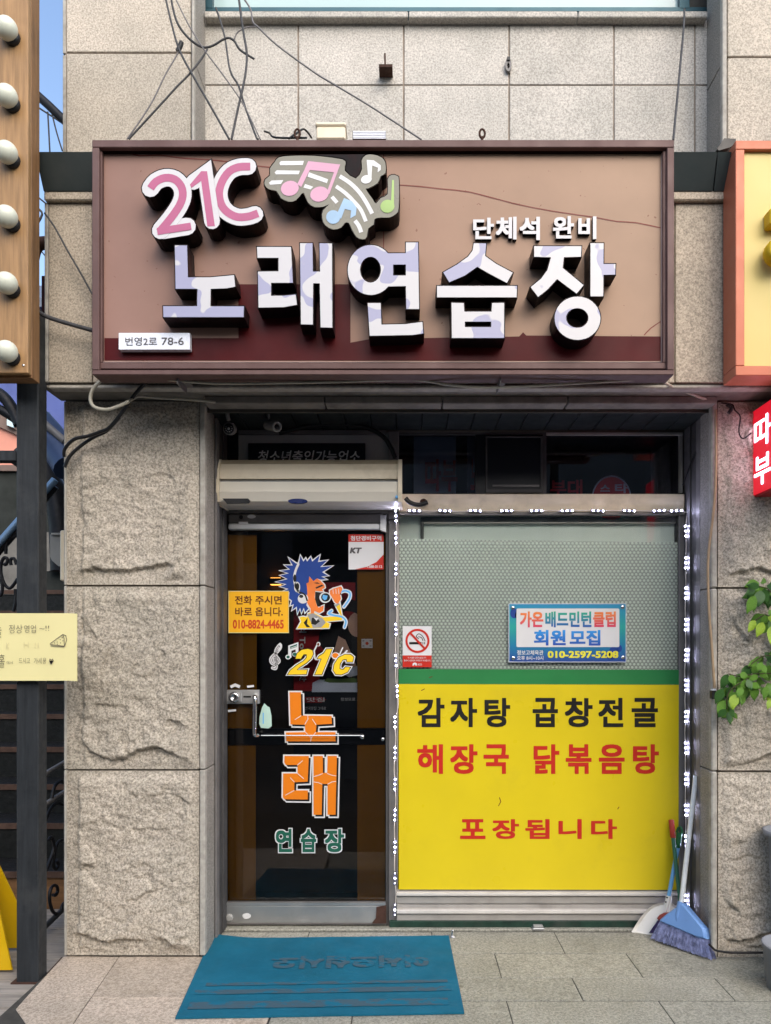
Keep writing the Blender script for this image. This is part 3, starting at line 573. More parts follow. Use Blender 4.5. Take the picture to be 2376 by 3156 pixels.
# ---------------- door
DR = MB().pbox(697, 1640, 1188, 2790, YD + .02, .008, gl_door).build('glass_door', BL)
mb = MB(); mb.pbox(690, 1574, 1196, 1582, YD - .004, .05, m_alumid); mb.pbox(688, 1574, 697, 2862, YD, .05, m_aludark, .002); mb.pbox(1189, 1582, 1197, 2856, YD + .002, .05, m_aludark); mb.build('door_frame', BL)
MB().pbox(1197.5, 1601, 1221.5, 2858, YD - .006, .05, m_alumid, .003).build('mullion', BL)
b = MB(); b.pbox(703, 1585, 1184, 1612, YD - .012, .05, m_alumid, .004); b.pbox(703, 1612.5, 1172, 1632, YD - .024, .06, m_stainless, .005); b.poly([[(1172, 1588), (1190, 1588), (1190, 1640), (1172, 1634)]], YD - .028, .05, m_stainless); b.build('door_closer_rail', DR)
b = MB(); b.lathe(P(743, 1594, YD - .012), (0, -1, 0), [(.011, 0), (.011, .003), (0, .003)], m_black, 12)
b.flat(ell(775, 1592, 13, 6), YD - .0127, m_whiteline); b.pbox(735, 1608, 764, 1615.5, YD - .026, .001, m_whiteline); b.build('maker_sticker', DR)
b = MB(); b.pbox(690, 2784, 1190, 2850, YD - .012, .05, m_alumid, .002); b.pbox(691, 2783, 1188, 2791, YD - .018, .02, m_stainless); b.pbox(691, 2792, 1188, 2845, YD - .016, .02, m_stainless, .003)
b.poly([[(1160, 2796), (1190, 2790), (1190, 2846), (1146, 2846), (1158, 2830)]], YD - .020, .004, m_rust); b.lathe(P(707, 2828, YD - .016), (0, -1, 0), [(.02, 0), (.02, .008), (.012, .01), (0, .01)], m_grey, 16)
b.flat(ell(760, 2823, 13, 9), YD - .0175, m_whiteline); b.build('kick_rail', DR)
b = MB(); b.pbox(699, 2246, 1187, 2296, YD + .03, .03, m_blackboard, .003); b.build('mid_rail', DR)
b = MB()
for q in ((699, 1648, 791, 2245), (699, 2298, 788, 2783), (1101, 1648, 1187, 2243), (1101, 2296, 1187, 2783)): b.pbox(*q, YD + .036, .002, m_film)
b.build('amber_film_strip', DR)
R4 = lambda p: T(640, 2000, .3604, p); R3 = lambda p: T(640, 1400, .3604, p)
b = MB(); q = R4([(155, 352), (440, 352), (440, 470), (155, 470)]); b.pbox(q[0][0], q[0][1], q[2][0], q[2][1], YD - .012, .03, m_stainless, .003)
q = R4([(158, 372), (290, 455)]); b.pbox(q[0][0], q[0][1], q[1][0], q[1][1], YD - .018, .01, m_stainless, .003); c = R4([(228, 413)])[0]
b.lathe(P(c[0], c[1], YD - .018), (0, -1, 0), [(.029, 0), (.029, .012), (.022, .018), (.012, .018), (.012, .014), (0, .014)], m_chrome, 20)
q = R4([(305, 402), (370, 416)]); b.pbox(q[0][0], q[0][1], q[1][0], q[1][1], YD - .0135, .002, m_black); b.build('lock', DR)
b = MB(); pts = [(400, 400, .0), (402, 405, -.04), (403, 430, -.055), (400, 560, -.055), (398, 690, -.055), (402, 735, -.05), (430, 742, -.03), (470, 741, -.012), (900, 741, -.01), (1320, 741, -.01)]
pts = [(640 + .3604 * a, 2000 + .3604 * c, d) for a, c, d in pts]
b.tube([P(a, c, YD + d) for a, c, d in smooth_path(pts, 4)][:26], .0115, m_chrome, 10); b.build('handle', DR)
b = MB(); b.tube([P(805, 2267, YD - .012), P(1118, 2267, YD - .012)], .004, m_chrome, 8); b.lathe(P(1117, 2269, YD + .02), (0, -1, 0), [(.012, 0), (.012, .036), (.008, .04), (0, .04)], m_chrome, 14); b.lathe(P(1180, 2277, YD + .02), (0, -1, 0), [(.01, 0), (.01, .02), (0, .02)], m_chrome, 12); b.build('push_bar', DR)
b = MB()
for q in (stroke(R4([(195, 325), (235, 308), (275, 325)]), 9, False), R4([(335, 315), (395, 308), (397, 325), (340, 332)]), R4([(172, 522), (243, 515), (243, 532), (175, 540)])): b.flat(q, YD + .0185, m_whiteline)
b.build('worn_sticker', DR)
def fpoly(mb, p, lay, m): mb.flat(p, YD + .0185 - .0007 * lay, m)
# orange lettering
no = [(700, 370), (797, 370), (800, 570), (1060, 573), (1062, 640), (930, 648), (925, 712), (1093, 712), (1093, 790), (672, 790), (668, 715), (835, 712), (830, 648), (708, 645)]
ra = [(657, 915), (865, 915), (855, 1135), (742, 1140), (740, 1210), (857, 1210), (855, 1288), (657, 1285), (643, 1268), (645, 1065), (768, 1065), (768, 992), (668, 992), (655, 970)]
ae = [(905, 915), (985, 915), (985, 1060), (1022, 1060), (1025, 915), (1105, 915), (1093, 1418), (1025, 1418), (1025, 1155), (980, 1155), (975, 1418), (905, 1418)]
for nm, ps in (('orange_lettering', (no,)), ('orange_lettering', (ra, ae))):
    mb = MB()
    for j, p in enumerate(ps):
        fpoly(mb, R4(grow(p, 12)), 1 + j * .25, m_whiteline); fpoly(mb, R4(grow([(x + 18, y + 18) for x, y in p], 10)), 1.1 + j * .25, m_whiteline)
        fpoly(mb, R4([(x + 16, y + 16) for x, y in p]), 2 + j * .2, m_blackv); fpoly(mb, R4(p), 3 + j * .2, m_orangev)
    cr = [[(800, 570), (745, 605)], [(855, 572), (858, 600), (830, 645)], [(895, 600), (928, 650)], [(835, 712), (885, 760), (880, 790)], [(925, 712), (890, 755), (885, 765)]] if len(ps) == 1 else [[(765, 995), (812, 955)], [(768, 1065), (822, 1110)], [(742, 1140), (705, 1100)], [(740, 1210), (662, 1252)], [(985, 1065), (950, 1080), (905, 1092)], [(1022, 1065), (1060, 1080), (1100, 1086)], [(980, 1158), (945, 1143), (905, 1137)], [(1025, 1158), (1060, 1138), (1098, 1132)]]
    for c in cr: fpoly(mb, R4(stroke(c, 5, False)), 4, m_whiteline)
    mb.build(nm, DR)
mb = MB()
for ch, x0, x1 in (('연', 430, 548), ('습', 590, 703), ('장', 745, 882)):
    q = T(640, 2500, .4805, [(x0, 107), (x1, 270)])
    bx = (q[0][0], q[0][1], q[1][0], q[1][1]); mb.text(ch, bx, YD + .0178, m_whiteline, .062); bi = (bx[0] + 3.2, bx[1] + 3.2, bx[2] - 3.2, bx[3] - 3.2); mb.text(ch, bi, YD + .0171, m_dgreen, .034)
mb.build('green_lettering', DR)
# 21c and notes
mb = MB()
def r6(p): return T(800, 1900, .24024, p)
clef = [(215, 690), (170, 690), (135, 655), (160, 630), (195, 650)]; 
fpoly(mb, r6(stroke(smooth_path([(165, 660), (205, 668), (215, 620), (205, 480), (215, 420), (262, 360), (268, 400), (230, 450), (150, 530), (150, 590), (195, 615), (250, 580), (230, 530), (190, 545), (195, 575)], 3), 38)), 1, m_whiteline)
fpoly(mb, r6(stroke(smooth_path([(165, 660), (205, 668), (215, 620), (205, 480), (215, 420), (262, 360), (268, 400), (230, 450), (150, 530), (150, 590), (195, 615), (250, 580), (230, 530), (190, 545), (195, 575)], 3), 16)), 2, m_greyv)
for p, m, l in ((grow([(375, 380), (490, 340), (490, 470), (470, 480), (470, 410), (400, 435), (400, 520), (375, 520)], 8), m_whiteline, 1), ([(390, 385), (482, 352), (482, 372), (390, 405)], m_dgreen, 2), ([(390, 412), (482, 380), (482, 388), (390, 420)], m_dgreen, 2),
                (ell(365, 520, 34, 30), m_whiteline, 1.2), (ell(365, 520, 22, 19), m_dgreen, 2), (ell(450, 485, 32, 28), m_whiteline, 1.2), (ell(450, 485, 26, 22), m_dgreen, 2), (stroke([(745, 350), (700, 440), (710, 540)], 18), m_whiteline, 1), (ell(755, 355, 25, 28), m_whiteline, 1.2), (ell(752, 358, 15, 20), m_brownv, 2),
                (ell(975, 505, 55, 45), m_whiteline, 1.2), (ell(972, 500, 42, 32), m_orangev, 2), (stroke([(1030, 480), (1065, 400)], 16), m_whiteline, 1), (stroke([(1085, 480), (1120, 440)], 22), m_whiteline, 1)): fpoly(mb, r6(p), l, m)
two = [(455, 545), (480, 470), (540, 425), (620, 412), (680, 430), (692, 480), (665, 540), (600, 600), (520, 650), (480, 685), (618, 680), (600, 745), (355, 748), (390, 690), (470, 625), (560, 570), (600, 525), (600, 490), (565, 490), (545, 520), (535, 545)]
one = [(820, 470), (855, 415), (935, 412), (800, 748), (705, 748), (790, 545), (735, 545), (760, 505)]
cc = [(1195, 585), (1210, 520), (1170, 485), (1090, 485), (1010, 525), (955, 610), (940, 690), (975, 745), (1050, 750), (1130, 715), (1170, 650), (1100, 645), (1070, 680), (1030, 670), (1035, 610), (1065, 560), (1110, 550), (1118, 585)]
for j, p in enumerate((two, one, cc)): fpoly(mb, r6(grow(p, 17, 1.6)), 2.6 + j * .1, m_whiteline); fpoly(mb, r6(grow(p, 5, 1.6)), 3.4 + j * .1, m_blackv); fpoly(mb, r6(grow(p, -4, 1.5)), 4.4, m_goldv)
mb.build('yellow_lettering', DR)
# singer decal
hair = [(793, 868), (818, 918), (838, 893), (850, 918), (880, 882), (893, 918), (958, 864), (943, 922), (1022, 908), (962, 965), (1068, 955), (978, 1008), (1030, 1038), (972, 1045), (1018, 1070), (965, 1072), (935, 1062), (905, 1085), (870, 1045), (865, 1095), (845, 1105), (850, 1150), (868, 1200), (842, 1290), (862, 1320), (832, 1352), (822, 1312), (802, 1358), (790, 1312), (768, 1362), (762, 1302), (722, 1332), (737, 1282), (708, 1292), (722, 1252), (695, 1232), (700, 1180), (640, 1172), (692, 1152), (622, 1132), (675, 1112), (585, 1092), (684, 1068), (622, 1036), (694, 1018), (622, 996), (704, 986), (658, 948), (728, 952), (693, 886), (752, 932), (780, 940)]
face = [(868, 1045), (905, 1085), (935, 1062), (965, 1082), (998, 1118), (1003, 1140), (978, 1155), (988, 1172), (962, 1172), (920, 1168), (915, 1225), (932, 1292), (948, 1312), (992, 1292), (988, 1338), (955, 1358), (912, 1340), (905, 1390), (882, 1375), (880, 1320), (855, 1280), (838, 1235), (852, 1195), (850, 1150), (845, 1105), (865, 1095)]
mb = MB(); D = lambda p, l, m: fpoly(mb, R3(p), l, m)
D(grow(hair, 11, 1.7), 1, m_whiteline); D(grow(face, 9, 1.6), 1.3, m_whiteline)
arm = [(1010, 1392), (1085, 1388), (1140, 1382), (1092, 1290), (1130, 1275), (1148, 1385), (1148, 1418), (1010, 1432), (1045, 1450), (1035, 1485), (765, 1490), (800, 1430), (785, 1395), (815, 1388), (850, 1395), (860, 1360), (900, 1352), (985, 1395)]
hand = [(1045, 1165), (1070, 1150), (1140, 1130), (1152, 1150), (1145, 1175), (1130, 1195), (1140, 1235), (1112, 1285), (1085, 1262), (1065, 1225), (1045, 1195)]
D(grow(arm, 9, 1.6), 1.6, m_whiteline); D(grow(hand, 9), 1.9, m_whiteline)
cab = smooth_path([(1140, 1178), (1175, 1168), (1215, 1185), (1212, 1235), (1165, 1305)], 4); cab2 = smooth_path([(1060, 1338), (1035, 1362), (1080, 1378), (1150, 1392), (1182, 1430), (1170, 1480)], 4)
for c in (cab, cab2): D(stroke(c, 32), 2.2, m_whiteline); D(stroke(c, 16), 2.6, m_sky)
D(hair, 2, m_blue); D(face, 2.5, m_skin); D(arm, 2.4, m_goldv)
D([(920, 1175), (962, 1182), (945, 1232), (968, 1302), (938, 1302), (918, 1240)], 3.2, m_blackv); D([(905, 1100), (940, 1095), (960, 1108), (930, 1106)], 3.2, m_blackv); D([(920, 1140), (975, 1115), (990, 1125), (930, 1150)], 3.2, m_blackv)
for p in (stroke(smooth_path([(775, 940), (750, 1000), (740, 1060), (752, 1130), (780, 1180)], 3), 20), ell(815, 1235, 45, 42), ell(765, 1135, 26, 45)): D(p, 3.0, m_whiteline)
for p in (ell(745, 1060, 14, 32), ell(768, 1130, 15, 28), stroke(smooth_path([(785, 1180), (830, 1200), (850, 1250)], 3), 14), ell(800, 1215, 18, 14)): D(p, 3.6, m_blackv)
D([(850, 1370), (905, 1360), (985, 1405), (1010, 1440), (970, 1482), (900, 1485), (880, 1430)], 3.0, m_greyv); D([(890, 1400), (930, 1390), (960, 1430), (920, 1460), (885, 1450)], 3.4, m_blackv); D([(905, 1395), (950, 1400), (930, 1425)], 3.8, m_whiteline); D([(820, 1440), (855, 1400), (850, 1450), (880, 1480), (845, 1478)], 3.2, m_blackv)
D([(1060, 1190), (1140, 1178), (1140, 1200), (1065, 1232)], 2.8, m_blackv); D(hand, 3.2, m_skin); D(ell(1005, 1225, 50, 46), 2.9, m_whiteline); D(ell(1008, 1224, 38, 36), 3.4, m_blackv); D([(985, 1200), (1025, 1210), (1018, 1240), (1000, 1250), (980, 1230)], 3.9, m_sky); D([(1085, 1290), (1120, 1272), (1128, 1285), (1095, 1305)], 3.6, m_greyv)
for x in (1070, 1095, 1118): D(stroke([(x, 1150), (x + 4, 1195)], 4, False), 3.8, m_whiteline)
mb.build('singer_decal', DR)
# mint bottle sticker on the door
b = MB(); b.flat(R4([(485, 465), (510, 490), (530, 500), (545, 570), (548, 660), (520, 680), (455, 675), (440, 640), (443, 580), (465, 500)]), YD + .0185, MAT('mint_sticker', (.42, .60, .52), .5)); b.flat(R4([(470, 545), (480, 545), (480, 640), (470, 640)]), YD + .0178, m_sky)
tag(b.build('bottle_sticker'), 'mint green bottle shaped sticker on the dark door glass beside the lock handle', 'sticker')
# poster inside and flag sticker, sconce
YP = .472
def pq(p): return T(800, 1900, .24024, p)
t = thing('wall_poster', 'red and black poster of a person in black behind the door glass', 'poster', P(980, 2250, YP))
b = MB(); 
def pp(p, l, m): b.flat(p, YP - .001 * l, m)
b.pbox(905, 1795, 1180, 2400, YP, .006, m_blackboard)
pp([(905, 1795), (1095, 1795), (1095, 1975), (985, 2010), (985, 2130), (905, 2130)], 1, m_dkred)
m_skinp = MAT('poster_skin', (.62, .40, .30), .5); m_board2 = MAT('poster_board', (.62, .70, .85), .5); m_hairp = MAT('poster_hair', (.012, .010, .010), .5); m_lettuce = MAT('poster_greens', (.12, .2, .06), .5); m_cloth = MAT('poster_black_cloth', (.014, .014, .016), .6)
pp(r6(smooth_path([(770, 200), (900, 110), (1050, 60), (1230, 60), (1330, 180), (1380, 420), (1250, 640), (1000, 640), (860, 480), (750, 330)], 3)), 2, m_cloth)
pp(ell(1100, 1925, 28, 38), 3, m_skinp); pp(r6(smooth_path([(1000, -10), (1010, -140), (1120, -220), (1260, -180), (1290, 0), (1240, -40), (1180, -60), (1080, -60), (1020, 60), (1000, -10)], 3)), 4, m_hairp)
pp(r6([(1010, 250), (1100, 300), (1250, 650), (1180, 780), (1080, 740), (900, 640)]), 3, m_skinp); pp(r6([(680, 850), (760, 810), (1500, 830), (1500, 970), (670, 970)]), 5, m_board2); pp(r6([(1000, 690), (1420, 600), (1490, 620), (1490, 720), (1300, 740), (1150, 780)]), 4, m_board2); pp(r6([(820, 830), (870, 790), (1000, 800), (1200, 790), (1260, 800), (1250, 850), (900, 850)]), 6, m_lettuce)
pp([(940, 2148), (990, 2148), (1005, 2156), (990, 2166), (940, 2166)], 2, m_dkred)
b.build('poster_sheet', t)
b = MB(); b.text('의 To The 맛', (0, 0, 1, 1), 0, m_dull, .02, fn=lambda u, w: P(922 + 22 * w, 1925 + 175 * u, YP - .0052)); b.text('맛집', (945, 2150, 1000, 2163), YP - .0032, m_dull, .02); b.text('전국맛집 그대로', (940, 2178, 1005, 2188), YP - .0014, m_dull); b.text('정성으로 모십니다', (1050, 2150, 1145, 2160), YP - .0014, m_dull); b.build('lettering', t)
b = MB(); b.pbox(1114, 1969, 1148, 1997, YD + .032, .001, m_whiteline); b.flat(ell(1131, 1983, 5, 5), YD + .031, m_redink)
for x, y in ((1120, 1975), (1142, 1975), (1120, 1991), (1142, 1991)): b.flat([(x - 3, y - 2), (x + 3, y - 2), (x + 3, y + 2), (x - 3, y + 2)], YD + .0312, m_greyv)
tag(b.build('flag_sticker'), 'small white flag sticker with a red dot on the amber strip of the door', 'sticker')
t = thing('wall_lamp', 'dim wall lamp throwing warm light up and down inside the dark doorway', 'lamp', P(850, 1800, .94))
b = MB(); p = P(850, 1792, .93); b.box(p.x - .04, p.x + .04, .90, .955, p.z - .018, p.z + .018, m_black, .003); b.build('shade', t)
b = MB(); b.box(p.x - .03, p.x + .03, .915, .95, p.z + .0185, p.z + .022, m_lamp); b.box(p.x - .03, p.x + .03, .915, .95, p.z - .022, p.z - .0185, m_lamp); b.build('lamp_tube', t)
# ================================================================== notices on the glass
def card(name, label, px0, py0, px1, py1, Y, m, th=.003):
    t = thing(name, label, 'notice' if 'notice' in name else 'sign', P((px0 + px1) / 2, py1, Y)); MB().pbox(px0, py0, px1, py1, Y, th, m).build('panel', t); return t
t = card('call_notice', 'amber notice with brown and red phone lettering stuck on the door glass', 704, 1821, 890, 1951, YD + .010, m_noticey)
b = MB(); q = [(705.5, 1822.5, 888.5, 1949.5)]
for a in ((704, 1821, 890, 1823), (704, 1949, 890, 1951), (704, 1823, 705.5, 1949), (888.5, 1823, 890, 1949)): b.pbox(*a, YD + .0092, .0006, m_paper)
b.build('pale_border', t)
def tx(b, s, x0, y0, x1, y1, Y, m, off=.02, reg=None, **k):
    if reg: (x0, y0), (x1, y1) = T(*reg, [(x0, y0), (x1, y1)])
    b.text(s, (x0, y0, x1, y1), Y, m, off, **k)
rg3 = (640, 1400, .3604); b = MB()
tx(b, '전화', 233, 1210, 380, 1285, YD + .009, m_brownv, .02, rg3); tx(b, '주시면', 407, 1210, 633, 1285, YD + .009, m_brownv, .02, rg3)
tx(b, '바로', 235, 1308, 380, 1385, YD + .009, m_brownv, .02, rg3); tx(b, '옵니다.', 407, 1308, 642, 1385, YD + .009, m_brownv, .02, rg3); tx(b, '010-8824-4465', 215, 1415, 650, 1492, YD + .009, m_redink, .028, rg3); b.build('lettering', t)
t = card('security_notice', 'white and red square security sticker at the top right of the door glass', 1074, 1647, 1182, 1755, YD + .0150, m_whiteline, .002)
b = MB(); b.pbox(1074, 1647, 1182, 1670, YD + .0142, .0006, m_red); b.flat([(1182, 1709), (1182, 1755), (1094, 1755), (1130, 1747), (1160, 1732)], YD + .0144, m_red); b.build('red_print', t)
b = MB(); tx(b, '첨단경비구역', 1222, 697, 1485, 738, YD + .0132, m_whiteline, .02, rg3); tx(b, '1588-0112', 1365, 950, 1492, 972, YD + .0132, m_whiteline, .02, rg3); tx(b, 'KT', 1215, 798, 1318, 848, YD + .0135, m_greyink, .05, rg3, shear=.2); b.build('lettering', t)
# menu banner
YB = YD - .006
t = thing('menu_banner', 'yellow menu banner with a green top band covering the lower window', 'banner', P(1660, 2742, YB))
rg7 = (1200, 2050, .6006)
b = MB(); b.poly([T(*rg7, [(45, 97), (1485, 101), (1483, 1153), (42, 1151)])], YB, .004, m_yellow); b.build('panel', t); b = MB(); b.poly([T(*rg7, [(45, 20), (1485, 24), (1485, 100.4), (45, 96.4)])], YB, .004, m_greenv); b.build('green_band', t)
for s, x0, x1, y0, y1, m in [(*q, 168, 318, m_blackv) for q in (('감', 145, 283), ('자', 312, 450), ('탕', 488, 620), ('곱', 735, 865), ('창', 900, 1043), ('전', 1072, 1200), ('골', 1243, 1378))] + \
        [(*q, 406, 558, m_red) for q in (('해', 143, 275), ('장', 312, 452), ('국', 483, 613), ('닭', 740, 872), ('볶', 905, 1037), ('음', 1075, 1207), ('탕', 1250, 1383))] + \
        [(*q, 790, 892, m_red) for q in (('포', 363, 493), ('장', 528, 665), ('됩', 697, 822), ('니', 868, 987), ('다', 1035, 1168))]:
    b = MB(); tx(b, s, x0, y0, x1, y1, YB - .0012, m, .028, rg7); b.build('letter', t)
b = MB()
for p in (((565, 680), (572, 700), (560, 722)), ((1178, 728), (1172, 738)), ((205, 64), (220, 58)), ((165, 130), (180, 122))):
    b = MB(); b.flat(T(*rg7, stroke(p, 4)), YB - .001, m_brownv); b.build('scuff', t)
# no smoking card
rg6 = (1200, 1500, .6006); q = T(*rg6, [(68, 716), (217, 926)])
t = card('no_smoking_notice', 'white and red no smoking card in the lower left corner of the window', q[0][0], q[0][1], q[1][0], q[1][1], YD - .004, m_whiteline)
b = MB(); Y = YD - .0048; b.flat(T(*rg6, [(68, 866), (217, 866), (217, 926), (68, 926)]), Y, m_red); b.loops([[P(*v, Y - .001) for v in T(*rg6, ell(144, 791, 62, 62, 32))], [P(*v, Y - .001) for v in T(*rg6, ell(144, 791, 51, 51, 32))]], Vector((0, 0, 0)), m_red)
b.flat(T(*rg6, stroke([(106, 750), (184, 834)], 11, False)), Y - .0014, m_red); b.flat(T(*rg6, [(102, 797), (165, 797), (165, 809), (102, 809)]), Y - .0007, m_blackv); b.flat(T(*rg6, [(170, 797), (174, 797), (174, 809), (170, 809)]), Y - .0007, m_blackv); b.flat(T(*rg6, [(179, 797), (183, 797), (183, 809), (179, 809)]), Y - .0007, m_blackv)
b.flat(T(*rg6, stroke(smooth_path([(150, 780), (138, 768), (150, 755), (165, 762), (175, 775), (183, 792)], 3), 4)), Y - .0007, m_blackv); b.flat(T(*rg6, stroke(smooth_path([(150, 770), (165, 775), (172, 790)], 3), 4)), Y - .0007, m_blackv); b.build('pictogram', t)
b = MB(); tx(b, '이 시설은 금연시설입니다.', 95, 873, 190, 882, Y - .001, m_whiteline, .01, rg6); tx(b, '흡연시 10만원의 과태료가 부과됩니다.', 75, 887, 212, 897, Y - .001, m_whiteline, .01, rg6); b.flat(T(*rg6, [(118, 918), (120, 906), (131, 902), (140, 906), (141, 918), (135, 918), (130, 910), (125, 918)]), Y - .001, m_whiteline); tx(b, '보건소', 145, 906, 168, 918, Y - .001, m_whiteline, .01, rg6); b.build('lettering', t)
# badminton club sign
(x0, y0), (x1, y1) = T(*rg6, [(612, 599), (1216, 901)]); YS = YD - .014
t = thing('club_sign', 'blue green badminton club sign with colourful lettering bolted over the bubble film', 'sign', P((x0 + x1) / 2, y1, YS))
zc = P(0, y1, YS).z; zd = P(0, y0, YS).z - zc
b = MB(); b.pbox(x0, y0, x1, y1, YS, .006, m_plate); b.build('panel', t)
b = MB(); b.flat([(x0 + 2, y0 + 2), (x1 - 2, y0 + 2), (x1 - 2, y1 - 2), (x0 + 2, y1 - 2)], YS - .0008, GRAD('blue_green_print', [(0, (.02, .05, .25)), (.25, (.01, .16, .32)), (.6, (.02, .32, .28)), (1, (.02, .22, .42))], 0, zd))
for cx_, cy_, r_ in ((640, 650, 20), (655, 660, 12), (1150, 855, 26), (1130, 870, 16), (1180, 830, 14)): b.flat(T(*rg6, ell(cx_, cy_, r_, r_ * 1.3, 14)), YS - .0014, m_blue)
b.build('background_print', t)
b = MB(); b.flat(T(*rg6, [(652, 630), (657, 625), (1175, 625), (1180, 630), (1180, 819), (1175, 823), (657, 823), (652, 819)]), YS - .002, m_whiteline); b.build('white_field', t)
def GR(n, s): return GRAD(n, s, zd * .26, zd * .88)
mr_ = GR('red_orange_print', [(.5, (.60, .02, .12)), (1, (.80, .25, .04))]); mg_ = GR('blue_green_ink', [(.5, (.02, .06, .40)), (1, (.03, .40, .22))]); mb_ = GR('blue_ink', [(0, (.02, .05, .35)), (.5, (.03, .30, .72))])
b = MB(); Y = YS - .0028
for s, a, c, d, e, m in (('가온', 670, 640, 790, 722, mr_), ('배드민턴', 800, 640, 1037, 722, mg_), ('클럽', 1045, 640, 1162, 720, mr_), ('회원', 742, 735, 905, 815, mb_), ('모집', 925, 735, 1083, 815, mb_)): tx(b, s, a, c, d, e, Y, m, .034, rg6)
tx(b, '정보고체육관', 655, 839, 790, 864, YS - .0016, m_whiteline, .015, rg6); tx(b, '오후 8시~10시', 655, 868, 790, 890, YS - .0016, m_whiteline, .015, rg6); tx(b, '010-2597-5208', 812, 843, 1175, 879, YS - .0018, MAT('lemon_ink', (.72, .66, .05), .4), .036, rg6); b.build('lettering', t)
for u, w in ((633, 621), (1196, 618), (636, 880), (1198, 876)):
    (a, c), = T(*rg6, [(u, w)]); MB().lathe(P(a, c, YS - .001), (0, -1, 0), [(.011, 0), (.011, .004), (.007, .007), (0, .007)], m_chrome, 12).build('bolt', t)
# reflection of a round red street sign, modelled as a disc behind the transom
t = thing('round_sign_reflection', 'modelled reflection of a round red sign with white rim behind the dark transom glass', 'sign', P(1885, 1600, YD + .08)); Y = YD + .032
b = MB(); b.poly([ell(1885, 1536, 61, 71, 32)], Y, .006, m_dull); b.poly([ell(1885, 1536, 57, 66, 32)], Y - .002, .002, m_refl_red); b.build('disc', t)
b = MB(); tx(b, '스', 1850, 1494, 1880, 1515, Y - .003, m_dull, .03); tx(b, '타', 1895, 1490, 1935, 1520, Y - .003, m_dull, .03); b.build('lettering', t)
# ================================================================== LED string
t = thing('led_string', 'white LED module string lights framing the shop window on three sides', 'string lights', P(1660, 2810, YD - .02))
mods = [(1200 + .6006 * a, 1574, 0, 0) for a in (128, 285, 441, 602, 755, 912, 1071, 1231, 1384, 1474)]
mods += [(1220, y, 1, int(y > 2690)) for y in (1590, 1658, 1753, 1847, 1940, 2036)] + [(1224, 2130, 1, 0)] + [(1217, y, 1, int(y > 2690)) for y in (2225, 2320, 2417, 2512, 2611, 2707, 2804)]
mods += [(2113, y, 1, 0) for y in (1637, 1735, 1828, 1925, 2019, 2112, 2209, 2305, 2401, 2497, 2592, 2775)]
YL = YD - .045
def led_module(vert, dim):
    mb = MB(); hw, hh = (.0065, .037) if vert else (.037, .0065); mb.box(-hw, hw, 0, .006, -hh, hh, m_ledbody, .001)
    for k in (-1, 0, 1):
        c = (0, -.0008, k * .0265) if vert else (k * .0265, -.0008, 0); mb.ball(c, .0036, m_ledd if dim and k else m_led, 8, (1, .6, 1))
    return mb
protos = {}
for px, py, v, dim in mods:
    p = P(px, py, YL); k = (v, dim)
    if k not in protos:
        o = led_module(v, dim).build('led_module', t, False); o.location = Vector(o.location) ; protos[k] = o
        for vt in o.data.vertices: vt.co += t.location
        o.data.update()
    else: o = protos[k].copy(); COL.objects.link(o)
    o.parent = t; o.location = p - t.location; o.rotation_euler = (0, random.uniform(-.06, .06), 0)
b = MB(); random.seed(3)
for sel in ([m for m in mods if not m[2]], [m for m in mods if m[2] and m[0] < 1300], [m for m in mods if m[2] and m[0] > 1300]):
    pts = []
    for px, py, *_ in sel: pts.append(P(px, py, YL + .007)); pts.append(P(px + (0 if sel[0][2] else 48), py + (48 if sel[0][2] else 0), YL + .004 - random.random() * .01) + Vector((random.uniform(-.006, .006), 0, random.uniform(-.005, .003))))
    b.tube([Vector(q) for q in smooth_path([tuple(q) for q in pts[:-1]], 3)], .0026, m_wire, 5)
b.tube([P(2100, 1576, YL), P(2120, 1580, YL), P(2116, 1600, YL), P(2113, 1625, YL)], .0026, m_wire, 5); b.build('wire', t)
# ================================================================== main sign
YF = -.335
SG = thing('shop_sign', 'wide mauve framed shop sign with raised white letters and pink 21C', 'sign', P(1180, 1165, -.30))
def ring(x0, y0, x1, y1, w, Y, th, m):
    mb = MB(); x = (w,) * 4 if not isinstance(w, tuple) else w; L_, T_, R_, B_ = x
    for q in ((x0, y0, x1, y0 + T_), (x0, y1 - B_, x1, y1), (x0, y0 + T_ + .01, x0 + L_, y1 - B_ - .01), (x1 - R_, y0 + T_ + .01, x1, y1 - B_ - .01)): mb.pbox(*q, Y, th, m, .003)
    return mb
mb = ring(283, 430, 2078, 1155, (22, 24, 22, 15), -.375, .105, m_sframe); mb.build('outer_frame', SG)
mb = ring(300, 452, 2057, 1137, (14, 10, 14, 20), -.358, .09, m_sframe); mb.build('inner_frame', SG)
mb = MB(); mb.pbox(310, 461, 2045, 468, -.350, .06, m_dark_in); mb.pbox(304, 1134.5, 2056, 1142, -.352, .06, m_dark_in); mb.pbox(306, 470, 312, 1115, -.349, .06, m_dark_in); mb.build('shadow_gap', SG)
mb = ring(311, 466, 2042, 1117, 3, -.345, .03, m_frame_in); mb.build('trim_line', SG)
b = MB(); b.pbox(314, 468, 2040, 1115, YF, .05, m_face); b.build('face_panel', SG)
b = MB(); b.poly([[(322, 1045), (322, 1042), (520, 1042), (520, 1045)]], YF - .001, .0005, m_maroon)
b = MB(); b.poly([[(322, 1042), (735, 1042), (735, 876), (1080, 876), (1080, 1056), (1140, 1045), (1290, 1042), (1600, 1037), (1612, 1024), (1622, 1034), (2036, 1037), (2036, 1112), (322, 1110)]], YF - .002, .0015, m_maroon); b.build('maroon_field', SG)
b = MB()
